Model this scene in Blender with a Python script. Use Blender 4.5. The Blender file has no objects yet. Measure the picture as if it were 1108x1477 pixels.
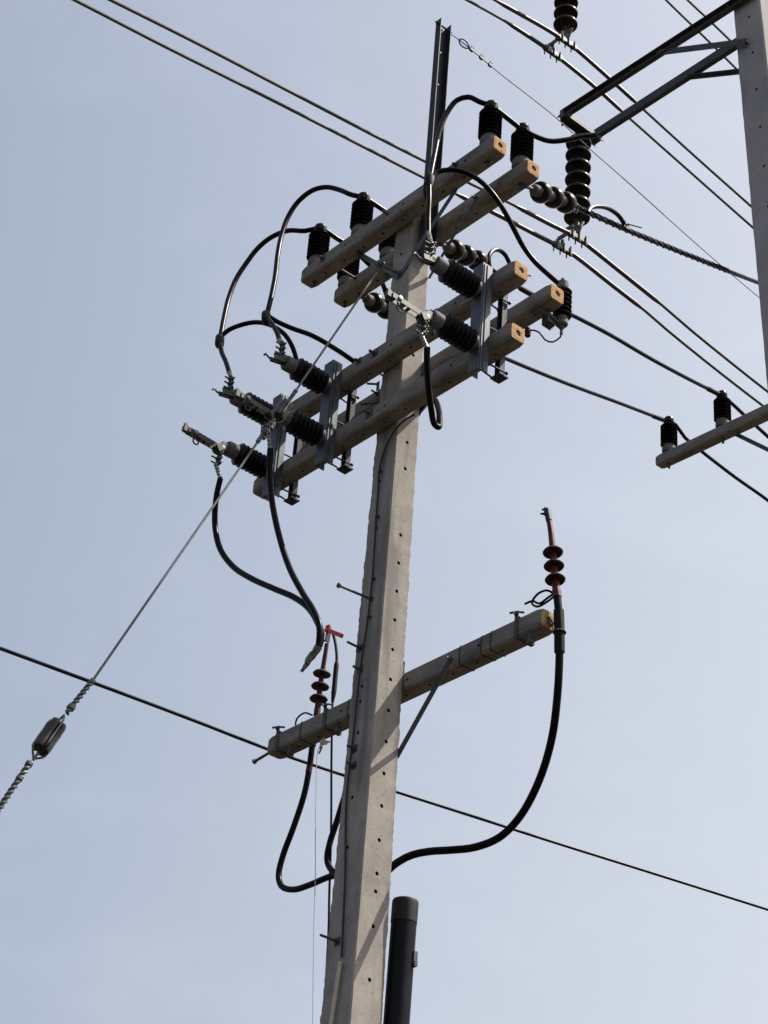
import bpy, bmesh, math, random
from mathutils import Vector, Matrix, noise

# ------------------------------------------------------------------ camera, world, sun
# World axes: X runs along the crossarms, Y along the power line, Z up; the foot of the
# main pole is the origin. Units are metres.
scene = bpy.context.scene
col = scene.collection
R = math.radians

cam_d = bpy.data.cameras.new('camera')
cam = bpy.data.objects.new('camera', cam_d)
col.objects.link(cam)
scene.camera = cam
cam_d.sensor_fit = 'VERTICAL'
cam_d.sensor_height = 36.0
cam_d.lens = 36.0 * 2979.0 / 1477.0
cam_d.clip_start = 0.1
cam_d.clip_end = 3000.0
rt, up, fw = Vector((0.661196, 0.747156, 0.067658)), Vector((0.370476, -0.403607, 0.836570)), Vector((-0.652356, 0.528070, 0.543667))
cam.matrix_world = Matrix(((rt.x, up.x, -fw.x, 8.46812), (rt.y, up.y, -fw.y, -6.91308), (rt.z, up.z, -fw.z, 1.60000), (0, 0, 0, 1)))

SUN = Vector((.62, 1.0, 1.75)).normalized()
SUN_EL = math.asin(SUN.z)
SUN_AZ = math.atan2(SUN.x, SUN.y)

world = bpy.data.worlds.new('World')
scene.world = world
world.use_nodes = True
nt = world.node_tree
nt.nodes.clear()
wout = nt.nodes.new('ShaderNodeOutputWorld')
bg = nt.nodes.new('ShaderNodeBackground')
sky = nt.nodes.new('ShaderNodeTexSky')
sky.sky_type = 'NISHITA'
sky.sun_disc = False
sky.sun_elevation = SUN_EL
sky.sun_rotation = SUN_AZ
sky.altitude = 0.0
sky.air_density = 1.0
sky.dust_density = 9.0
sky.ozone_density = 2.0
bg.inputs['Strength'].default_value = 0.128
# a few thin, high wisps of cloud in the hazy sky
tc = nt.nodes.new('ShaderNodeTexCoord')
mp = nt.nodes.new('ShaderNodeMapping')
mp.inputs['Scale'].default_value = (5.0, 5.0, 9.0)
nz = nt.nodes.new('ShaderNodeTexNoise')
nz.inputs['Scale'].default_value = 1.6
nz.inputs['Detail'].default_value = 6.0
nz.inputs['Roughness'].default_value = 0.6
cr = nt.nodes.new('ShaderNodeValToRGB')
cr.color_ramp.elements[0].position = 0.50
cr.color_ramp.elements[0].color = (0, 0, 0, 1)
cr.color_ramp.elements[1].position = 0.80
cr.color_ramp.elements[1].color = (0.06, 0.06, 0.06, 1)
mx = nt.nodes.new('ShaderNodeMixRGB')
hz = nt.nodes.new('ShaderNodeMixRGB')
# greyer, smoggy air towards the horizon
sep = nt.nodes.new('ShaderNodeSeparateXYZ')
mr = nt.nodes.new('ShaderNodeMapRange')
mr.inputs['From Min'].default_value = 0.20
mr.inputs['From Max'].default_value = 0.80
mr.inputs['To Min'].default_value = 0.90
mr.inputs['To Max'].default_value = 0.46
hs = nt.nodes.new('ShaderNodeHueSaturation')
hs.inputs['Saturation'].default_value = 0.88
hs.inputs['Value'].default_value = 0.92
nt.links.new(tc.outputs['Generated'], sep.inputs['Vector'])
nt.links.new(sep.outputs['Z'], mr.inputs['Value'])
nt.links.new(mr.outputs['Result'], hz.inputs['Fac'])
nt.links.new(sky.outputs['Color'], hs.inputs['Color'])
# the haze is whiter on the side of the sun
hd = nt.nodes.new('ShaderNodeVectorMath')
hd.operation = 'DOT_PRODUCT'
hd.inputs[1].default_value = (math.sin(SUN_AZ), math.cos(SUN_AZ), 0)
hr = nt.nodes.new('ShaderNodeMapRange')
hr.interpolation_type = 'SMOOTHSTEP'
hr.inputs['From Min'].default_value = -0.22
hr.inputs['From Max'].default_value = 0.46
hc = nt.nodes.new('ShaderNodeMixRGB')
hc.inputs['Color1'].default_value = (2.10, 2.44, 3.12, 1)
hc.inputs['Color2'].default_value = (3.95, 4.20, 4.60, 1)
nt.links.new(tc.outputs['Generated'], hd.inputs[0])
nt.links.new(hd.outputs['Value'], hr.inputs['Value'])
nt.links.new(hr.outputs['Result'], hc.inputs['Fac'])
nt.links.new(hc.outputs['Color'], hz.inputs['Color2'])
mx.inputs['Color2'].default_value = (6.5, 6.9, 7.6, 1)
nt.links.new(tc.outputs['Generated'], mp.inputs['Vector'])
nt.links.new(mp.outputs['Vector'], nz.inputs['Vector'])
nt.links.new(nz.outputs['Fac'], cr.inputs['Fac'])
nt.links.new(cr.outputs['Color'], mx.inputs['Fac'])
nt.links.new(hs.outputs['Color'], hz.inputs['Color1'])
nt.links.new(hz.outputs['Color'], mx.inputs['Color1'])
nt.links.new(mx.outputs['Color'], bg.inputs['Color'])
nt.links.new(bg.outputs['Background'], wout.inputs['Surface'])

sun_d = bpy.data.lights.new('sun', 'SUN')
sun_d.energy = 5.0
sun_d.angle = R(0.55)
sun_d.color = (1.0, 0.94, 0.85)
sun = bpy.data.objects.new('sun', sun_d)
sun.rotation_euler = SUN.to_track_quat('Z', 'Y').to_euler()
sun.location = SUN * 60
col.objects.link(sun)

scene.view_settings.view_transform = 'Standard'
scene.view_settings.look = 'None'
scene.view_settings.exposure = 0.6
scene.view_settings.gamma = 1.0

# ------------------------------------------------------------------ materials
def mat(name, base, rough=0.6, metal=0.0, var=None, scale=8.0, detail=6.0, bump=0.0, bscale=60.0,
        spots=None, spot_scale=30.0, spot_amt=0.35, coat=0.0, streak=None, spec=0.5, grain=None):
    m = bpy.data.materials.new(name)
    m.use_nodes = True
    t = m.node_tree
    b = t.nodes['Principled BSDF']
    b.inputs['Roughness'].default_value = rough
    b.inputs['Metallic'].default_value = metal
    b.inputs['Specular IOR Level'].default_value = spec
    if coat:
        b.inputs['Coat Weight'].default_value = coat
        b.inputs['Coat Roughness'].default_value = 0.12
    c = base + (1,) if len(base) == 3 else base
    b.inputs['Base Color'].default_value = c
    co = t.nodes.new('ShaderNodeTexCoord')
    last = None
    def noise_node(s, d, vec=None, r=0.6):
        n = t.nodes.new('ShaderNodeTexNoise')
        n.inputs['Scale'].default_value = s
        n.inputs['Detail'].default_value = d
        n.inputs['Roughness'].default_value = r
        t.links.new(vec or co.outputs['Object'], n.inputs['Vector'])
        return n
    if var:
        n = noise_node(scale, detail)
        rp = t.nodes.new('ShaderNodeValToRGB')
        rp.color_ramp.elements[0].position = 0.32
        rp.color_ramp.elements[1].position = 0.68
        rp.color_ramp.elements[0].color = tuple(var[0]) + (1,)
        rp.color_ramp.elements[1].color = tuple(var[1]) + (1,)
        t.links.new(n.outputs['Fac'], rp.inputs['Fac'])
        last = rp.outputs['Color']
        rr = t.nodes.new('ShaderNodeMapRange')
        rr.inputs['To Min'].default_value = max(0.05, rough - 0.12)
        rr.inputs['To Max'].default_value = min(1.0, rough + 0.12)
        t.links.new(n.outputs['Fac'], rr.inputs['Value'])
        t.links.new(rr.outputs['Result'], b.inputs['Roughness'])
    if grain:
        n = noise_node(grain[0], 4.0, r=.75)
        rp = t.nodes.new('ShaderNodeMapRange')
        rp.inputs['From Min'].default_value = .3
        rp.inputs['From Max'].default_value = .7
        rp.inputs['To Min'].default_value = 1 - grain[1]
        rp.inputs['To Max'].default_value = 1 + grain[1] * .6
        t.links.new(n.outputs['Fac'], rp.inputs['Value'])
        ml = t.nodes.new('ShaderNodeVectorMath')
        ml.operation = 'SCALE'
        t.links.new(last, ml.inputs[0])
        t.links.new(rp.outputs['Result'], ml.inputs['Scale'])
        last = ml.outputs['Vector']
    if streak:
        mpn = t.nodes.new('ShaderNodeMapping')
        mpn.inputs['Scale'].default_value = streak[1]
        t.links.new(co.outputs['Object'], mpn.inputs['Vector'])
        n = noise_node(1.0, 5.0, mpn.outputs['Vector'])
        rp = t.nodes.new('ShaderNodeValToRGB')
        rp.color_ramp.elements[0].position = streak[3]
        rp.color_ramp.elements[1].position = streak[4]
        rp.color_ramp.elements[0].color = (0, 0, 0, 1)
        rp.color_ramp.elements[1].color = (streak[2],) * 3 + (1,)
        t.links.new(n.outputs['Fac'], rp.inputs['Fac'])
        mxn = t.nodes.new('ShaderNodeMixRGB')
        if last: t.links.new(last, mxn.inputs['Color1'])
        else: mxn.inputs['Color1'].default_value = c
        mxn.inputs['Color2'].default_value = tuple(streak[0]) + (1,)
        t.links.new(rp.outputs['Color'], mxn.inputs['Fac'])
        last = mxn.outputs['Color']
    if spots:
        n = noise_node(spot_scale, 3.0)
        rp = t.nodes.new('ShaderNodeValToRGB')
        rp.color_ramp.elements[0].position = 0.60
        rp.color_ramp.elements[1].position = 0.70
        rp.color_ramp.elements[0].color = (0, 0, 0, 1)
        rp.color_ramp.elements[1].color = (spot_amt,) * 3 + (1,)
        t.links.new(n.outputs['Fac'], rp.inputs['Fac'])
        mxn = t.nodes.new('ShaderNodeMixRGB')
        if last: t.links.new(last, mxn.inputs['Color1'])
        else: mxn.inputs['Color1'].default_value = c
        mxn.inputs['Color2'].default_value = tuple(spots) + (1,)
        t.links.new(rp.outputs['Color'], mxn.inputs['Fac'])
        last = mxn.outputs['Color']
    if last: t.links.new(last, b.inputs['Base Color'])
    if bump:
        n = noise_node(bscale, 5.0)
        bp = t.nodes.new('ShaderNodeBump')
        bp.inputs['Strength'].default_value = bump
        bp.inputs['Distance'].default_value = 0.01
        t.links.new(n.outputs['Fac'], bp.inputs['Height'])
        t.links.new(bp.outputs['Normal'], b.inputs['Normal'])
    return m

M = {}
M['concrete'] = mat('pole_concrete', (.295, .268, .240), .9, var=((.245, .223, .201), (.36, .328, .295)), scale=4.5, bump=.18, bscale=110,
                    spots=(.115, .102, .09), spot_scale=30, spot_amt=.4, streak=((.12, .115, .112), (8, 8, .7), .6, .51, .64), spec=.15, grain=(85, .13))
M['far_concrete'] = mat('transmission_pole_concrete', (.33, .315, .31), .9, var=((.285, .272, .27), (.38, .36, .35)), scale=2.6, bump=.15, bscale=90,
                    spots=(.16, .15, .15), spot_scale=30, spot_amt=.4, streak=((.17, .165, .17), (4, 4, .6), .5, .54, .70), spec=.15, grain=(60, .15))
M['arm_concrete'] = mat('crossarm_concrete', (.215, .196, .178), .9, var=((.170, .154, .140), (.265, .242, .220)), scale=7.0, bump=.2, bscale=110,
                    spots=(.085, .050, .032), spot_scale=16, spot_amt=.6, streak=((.085, .072, .062), (2.2, 14, 14), .6, .50, .66), spec=.15, grain=(80, .22))
M['arm_end'] = mat('crossarm_end', (.44, .27, .13), .9, var=((.36, .20, .085), (.52, .34, .175)), scale=28, bump=.5, bscale=70,
                    spots=(.22, .09, .035), spot_scale=40, spot_amt=.7, spec=.15, grain=(120, .25))
M['hole'] = mat('hole_painted_shade', (.035, .018, .010), .95, spec=.1)  # near-black colour paints in the shade inside the holes, over sunlit walls
M['rubber'] = mat('cable_sheath', (.0065, .005, .0065), .30, var=((.005, .004, .005), (.009, .007, .0085)), scale=12, spec=.055)
M['wrap'] = mat('cable_tape', (.006, .0055, .0065), .6, bump=.2, bscale=90, spec=.12)
M['polymer'] = mat('insulator_polymer', (.0045, .004, .005), .26, var=((.006, .0055, .006), (.012, .010, .0095)), scale=25, spec=.10)
M['porcelain'] = mat('brown_porcelain', (.016, .0105, .0085), .24, var=((.012, .008, .0068), (.025, .0155, .012)), scale=16, spec=.15)
M['grey_end'] = mat('insulator_fitting', (.105, .105, .103), .7, var=((.08, .08, .08), (.135, .135, .13)), scale=18, spots=(.075, .055, .04), spot_scale=24, spot_amt=.5, spec=.15)
M['galv'] = mat('galvanised_steel', (.085, .097, .115), .5, metal=.35, var=((.06, .07, .085), (.115, .128, .145)), scale=14, spots=(.055, .052, .05), spot_scale=30, spot_amt=.4, spec=.25)
M['galv_dull'] = mat('weathered_steel', (.065, .07, .073), .6, metal=.3, var=((.045, .05, .053), (.09, .095, .098)), scale=14, spots=(.045, .033, .022), spot_scale=26, spot_amt=.5, spec=.25)
M['dark_steel'] = mat('dark_painted_steel', (.030, .033, .040), .55, metal=.1, var=((.024, .027, .033), (.038, .041, .048)), scale=9, spots=(.025, .022, .018), spot_scale=25, spot_amt=.4, spec=.15)
M['bracket_steel'] = mat('bracket_steel', (.060, .062, .063), .6, metal=.15, var=((.045, .047, .049), (.078, .080, .080)), scale=7, spots=(.05, .035, .025), spot_scale=20, spot_amt=.5, spec=.2)
M['hardware'] = mat('hardware_steel', (.055, .058, .052), .5, metal=.3, var=((.035, .038, .033), (.085, .09, .08)), scale=30, spec=.3)
M['alu'] = mat('bright_aluminium', (.21, .21, .205), .4, metal=.6, var=((.14, .14, .135), (.28, .28, .27)), scale=40)
M['conductor'] = mat('bare_conductor', (.085, .081, .075), .45, metal=.3, spec=.3, var=((.06, .057, .053), (.09, .087, .08)), scale=20, bump=.06, bscale=160)
M['rod'] = mat('armour_rod', (.070, .062, .058), .45, metal=.3, spec=.3, var=((.052, .046, .043), (.08, .072, .067)), scale=20, bump=.08, bscale=160)
M['guy'] = mat('guy_strand', (.085, .092, .09), .5, metal=.4, var=((.062, .068, .066), (.11, .117, .114)), scale=30, bump=.08, bscale=160)
M['guy_glaze'] = mat('guy_insulator_glaze', (.022, .020, .016), .4, var=((.015, .0135, .011), (.034, .030, .024)), scale=30, coat=.1, spec=.3)
M['red'] = mat('red_termination', (.070, .013, .010), .55, var=((.042, .010, .008), (.10, .017, .012)), scale=18, spec=.2, grain=(60, .3))
M['red_shed'] = mat('red_shed', (.026, .007, .006), .55, var=((.017, .005, .005), (.036, .009, .008)), scale=18, spec=.15, grain=(60, .3))
M['red_bright'] = mat('red_lever', (.52, .025, .03), .4)
M['pipe'] = mat('black_pipe', (.0065, .006, .009), .42, var=((.005, .0048, .007), (.009, .0083, .012)), scale=6, bump=.08, bscale=30, spec=.12)
M['pipe_cap'] = mat('black_pipe_cap', (.013, .012, .0135), .6, var=((.010, .0092, .0105), (.018, .0165, .018)), scale=10, spec=.25)
M['conduit'] = mat('beige_conduit', (.46, .42, .32), .5, var=((.40, .36, .27), (.52, .48, .37)), scale=10)
M['string'] = mat('white_string', (.45, .45, .44), .8)
M['tag'] = mat('yellowed_tag', (.50, .44, .27), .7)
M['ground'] = mat('dry_ground', (.038, .031, .023), .95, var=((.026, .024, .016), (.055, .044, .031)), scale=.35, bump=.4, bscale=6, spec=.1)

# ------------------------------------------------------------------ mesh helpers
class MB:
    """collects shapes in world coordinates and links them as ONE mesh object"""
    def __init__(self):
        self.v = []; self.f = []; self.mi = []; self.cur = 0
    def add(self, vs, fs):
        n = len(self.v)
        self.v += [Vector(p) for p in vs]
        self.f += [tuple(i + n for i in q) for q in fs]
        self.mi += [self.cur] * len(fs)
        return self
    def box(self, c, s, ax=None):
        """box of full size s about c; ax = (x, y, z) axes"""
        X, Y, Z = ax or (Vector((1, 0, 0)), Vector((0, 1, 0)), Vector((0, 0, 1)))
        c = Vector(c)
        vs = [c + X * (i * s[0] / 2) + Y * (j * s[1] / 2) + Z * (k * s[2] / 2) for i in (-1, 1) for j in (-1, 1) for k in (-1, 1)]
        return self.add(vs, [(0, 1, 3, 2), (4, 6, 7, 5), (0, 4, 5, 1), (2, 3, 7, 6), (0, 2, 6, 4), (1, 5, 7, 3)])
    def bar(self, p, q, w, h, hint=(0, 0, 1)):
        """rectangular bar from p to q; w across, h along the hint direction"""
        p, q = Vector(p), Vector(q)
        X = (q - p).normalized()
        Z = Vector(hint); Z = (Z - X * Z.dot(X))
        if Z.length < 1e-4: Z = Vector((1, 0, 0)); Z = Z - X * Z.dot(X)
        Z.normalize(); Y = Z.cross(X)
        return self.box((p + q) / 2, ((q - p).length, w, h), (X, Y, Z))
    def tube(self, pts, r, seg=10, caps=True):
        pts = [Vector(p) for p in pts]
        rs = r if isinstance(r, (list, tuple)) else [r] * len(pts)
        T = []
        for i in range(len(pts)):
            a, b = pts[max(0, i - 1)], pts[min(len(pts) - 1, i + 1)]
            d = b - a
            T.append(d.normalized() if d.length > 1e-9 else Vector((0, 0, 1)))
        N = T[0].orthogonal().normalized()
        vs = []
        for i, p in enumerate(pts):
            N = N - T[i] * N.dot(T[i])
            N = N.normalized() if N.length > 1e-6 else T[i].orthogonal().normalized()
            B = T[i].cross(N)
            vs += [p + (N * math.cos(2 * math.pi * k / seg) + B * math.sin(2 * math.pi * k / seg)) * rs[i] for k in range(seg)]
        fs = []
        for i in range(len(pts) - 1):
            for k in range(seg):
                k2 = (k + 1) % seg
                fs.append((i * seg + k, i * seg + k2, (i + 1) * seg + k2, (i + 1) * seg + k))
        if caps:
            fs.append(tuple(range(seg - 1, -1, -1)))
            e = (len(pts) - 1) * seg
            fs.append(tuple(e + k for k in range(seg)))
        return self.add(vs, fs)
    def lathe(self, prof, o, axis=(0, 0, 1), seg=28):
        """revolve profile [(radius, height)] about the axis through o"""
        o = Vector(o); A = Vector(axis).normalized()
        N = A.orthogonal().normalized(); B = A.cross(N)
        vs = []
        for (r, h) in prof:
            vs += [o + A * h + (N * math.cos(2 * math.pi * k / seg) + B * math.sin(2 * math.pi * k / seg)) * max(r, 1e-4) for k in range(seg)]
        fs = []
        for i in range(len(prof) - 1):
            for k in range(seg):
                k2 = (k + 1) % seg
                fs.append((i * seg + k, i * seg + k2, (i + 1) * seg + k2, (i + 1) * seg + k))
        fs.append(tuple(range(seg - 1, -1, -1)))
        e = (len(prof) - 1) * seg
        fs.append(tuple(e + k for k in range(seg)))
        return self.add(vs, fs)
    def bolt(self, p, axis, r=.008, l=.03, head=.015, hl=.012, washer=0):
        A = Vector(axis).normalized(); p = Vector(p)
        self.lathe([(head, 0), (head, hl)], p, A, 6)
        self.lathe([(r, hl), (r, l)], p, A, 8)
        if washer:
            N = A.orthogonal().normalized()
            if abs(A.z) < .5: N = Vector((0, 0, 1)) - A * A.z; N.normalize()
            self.box(p - A * .001, (.006, washer, washer), (A, N, A.cross(N)))
        return self
    def build(self, name, mats, parent=None, smooth=35, loc=None):
        if not isinstance(mats, (list, tuple)): mats = [mats]
        if parent is not None: base = ORIGIN[parent.name]
        else: base = Vector(loc) if loc is not None else sum(self.v, Vector()) / len(self.v)
        me = bpy.data.meshes.new(name)
        me.from_pydata([p - base for p in self.v], [], self.f)
        for m in mats: me.materials.append(m)
        me.polygons.foreach_set('material_index', self.mi)
        me.polygons.foreach_set('use_smooth', [True] * len(self.f))
        me.update()
        bm = bmesh.new(); bm.from_mesh(me)
        bmesh.ops.recalc_face_normals(bm, faces=bm.faces)
        bm.to_mesh(me); bm.free()
        me.set_sharp_from_angle(angle=R(smooth))
        o = bpy.data.objects.new(name, me)
        col.objects.link(o)
        if parent is not None:
            o.parent = parent
            ORIGIN[o.name] = base
        else:
            o.location = base
            ORIGIN[o.name] = base
        return o

ORIGIN = {}
def tag(o, label, cat, group=None, kind=None):
    if label: o['label'] = label
    if cat: o['category'] = cat
    if group: o['group'] = group
    if kind: o['kind'] = kind
    return o
def thing(name, loc, label, cat, group=None):
    o = bpy.data.objects.new(name, None)
    o.empty_display_size = .1
    o.location = loc
    col.objects.link(o)
    ORIGIN[o.name] = Vector(loc)
    return tag(o, label, cat, group)
def copy_tree(o, parent=None):
    c = o.copy(); col.objects.link(c)
    if parent: c.parent = parent
    for ch in o.children: copy_tree(ch, c)
    return c
def dup(o, offset, label):
    c = copy_tree(o)
    c.location = Vector(o.location) + Vector(offset)
    c['label'] = label
    ORIGIN[c.name] = Vector(c.location)
    return c

def smooth_path(pts, step=.03):
    P = [Vector(p) for p in pts]
    if len(P) < 3: return P
    out = []
    for i in range(len(P) - 1):
        p0 = P[i - 1] if i else P[0] * 2 - P[1]
        p3 = P[i + 2] if i + 2 < len(P) else P[-1] * 2 - P[-2]
        p1, p2 = P[i], P[i + 1]
        # centripetal Catmull-Rom
        def tj(ti, a, b): return ti + max((b - a).length, 1e-6) ** .5
        t0 = 0; t1 = tj(t0, p0, p1); t2 = tj(t1, p1, p2); t3 = tj(t2, p2, p3)
        n = max(2, min(24, int((p2 - p1).length / step)))
        for k in range(n):
            t = t1 + (t2 - t1) * k / n
            A1 = p0 * ((t1 - t) / (t1 - t0)) + p1 * ((t - t0) / (t1 - t0))
            A2 = p1 * ((t2 - t) / (t2 - t1)) + p2 * ((t - t1) / (t2 - t1))
            A3 = p2 * ((t3 - t) / (t3 - t2)) + p3 * ((t - t2) / (t3 - t2))
            B1 = A1 * ((t2 - t) / (t2 - t0)) + A2 * ((t - t0) / (t2 - t0))
            B2 = A2 * ((t3 - t) / (t3 - t1)) + A3 * ((t - t1) / (t3 - t1))
            out.append(B1 * ((t2 - t) / (t2 - t1)) + B2 * ((t - t1) / (t2 - t1)))
    out.append(P[-1])
    return out
def twisted(mb, path, r, rs, pitch, strands=2, seg=6):
    """helical wraps about a path"""
    P = smooth_path(path, .012)
    if len(P) == 2:
        k_ = max(4, int((P[1] - P[0]).length / .01))
        P = [P[0].lerp(P[1], i / k_) for i in range(k_ + 1)]
    L = 0; acc = [0]
    for a, b in zip(P, P[1:]): L += (b - a).length; acc.append(L)
    N = None
    for s in range(strands):
        q = []; N = None
        for i, p in enumerate(P):
            T = (P[min(len(P) - 1, i + 1)] - P[max(0, i - 1)]).normalized()
            if N is None: N = T.orthogonal().normalized()
            N = (N - T * N.dot(T)).normalized(); B = T.cross(N)
            a = 2 * math.pi * (acc[i] / pitch + s / strands)
            q.append(p + (N * math.cos(a) + B * math.sin(a)) * r)
        mb.tube(q, rs, seg)
    return mb

def octagon(hw, hh, c):
    return [(-hw + c, -hh), (hw - c, -hh), (hw, -hh + c), (hw, hh - c), (hw - c, hh), (-hw + c, hh), (-hw, hh - c), (-hw, -hh + c)]

def boolean_cut(o, cutter_mb):
    cu = cutter_mb.build('cutter', M['hole'], loc=(0, 0, 0))
    mod = o.modifiers.new('cut', 'BOOLEAN')
    mod.operation = 'DIFFERENCE'; mod.solver = 'EXACT'; mod.object = cu
    mod.material_mode = 'TRANSFER'
    bpy.context.view_layer.update()
    dg = bpy.context.evaluated_depsgraph_get()
    me = bpy.data.meshes.new_from_object(o.evaluated_get(dg))
    o.modifiers.remove(mod)
    if len(me.vertices) > 50: o.data = me
    bpy.data.objects.remove(cu, do_unlink=True)
    o.data.polygons.foreach_set('use_smooth', [True] * len(o.data.polygons))
    o.data.set_sharp_from_angle(angle=R(35))

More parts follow.
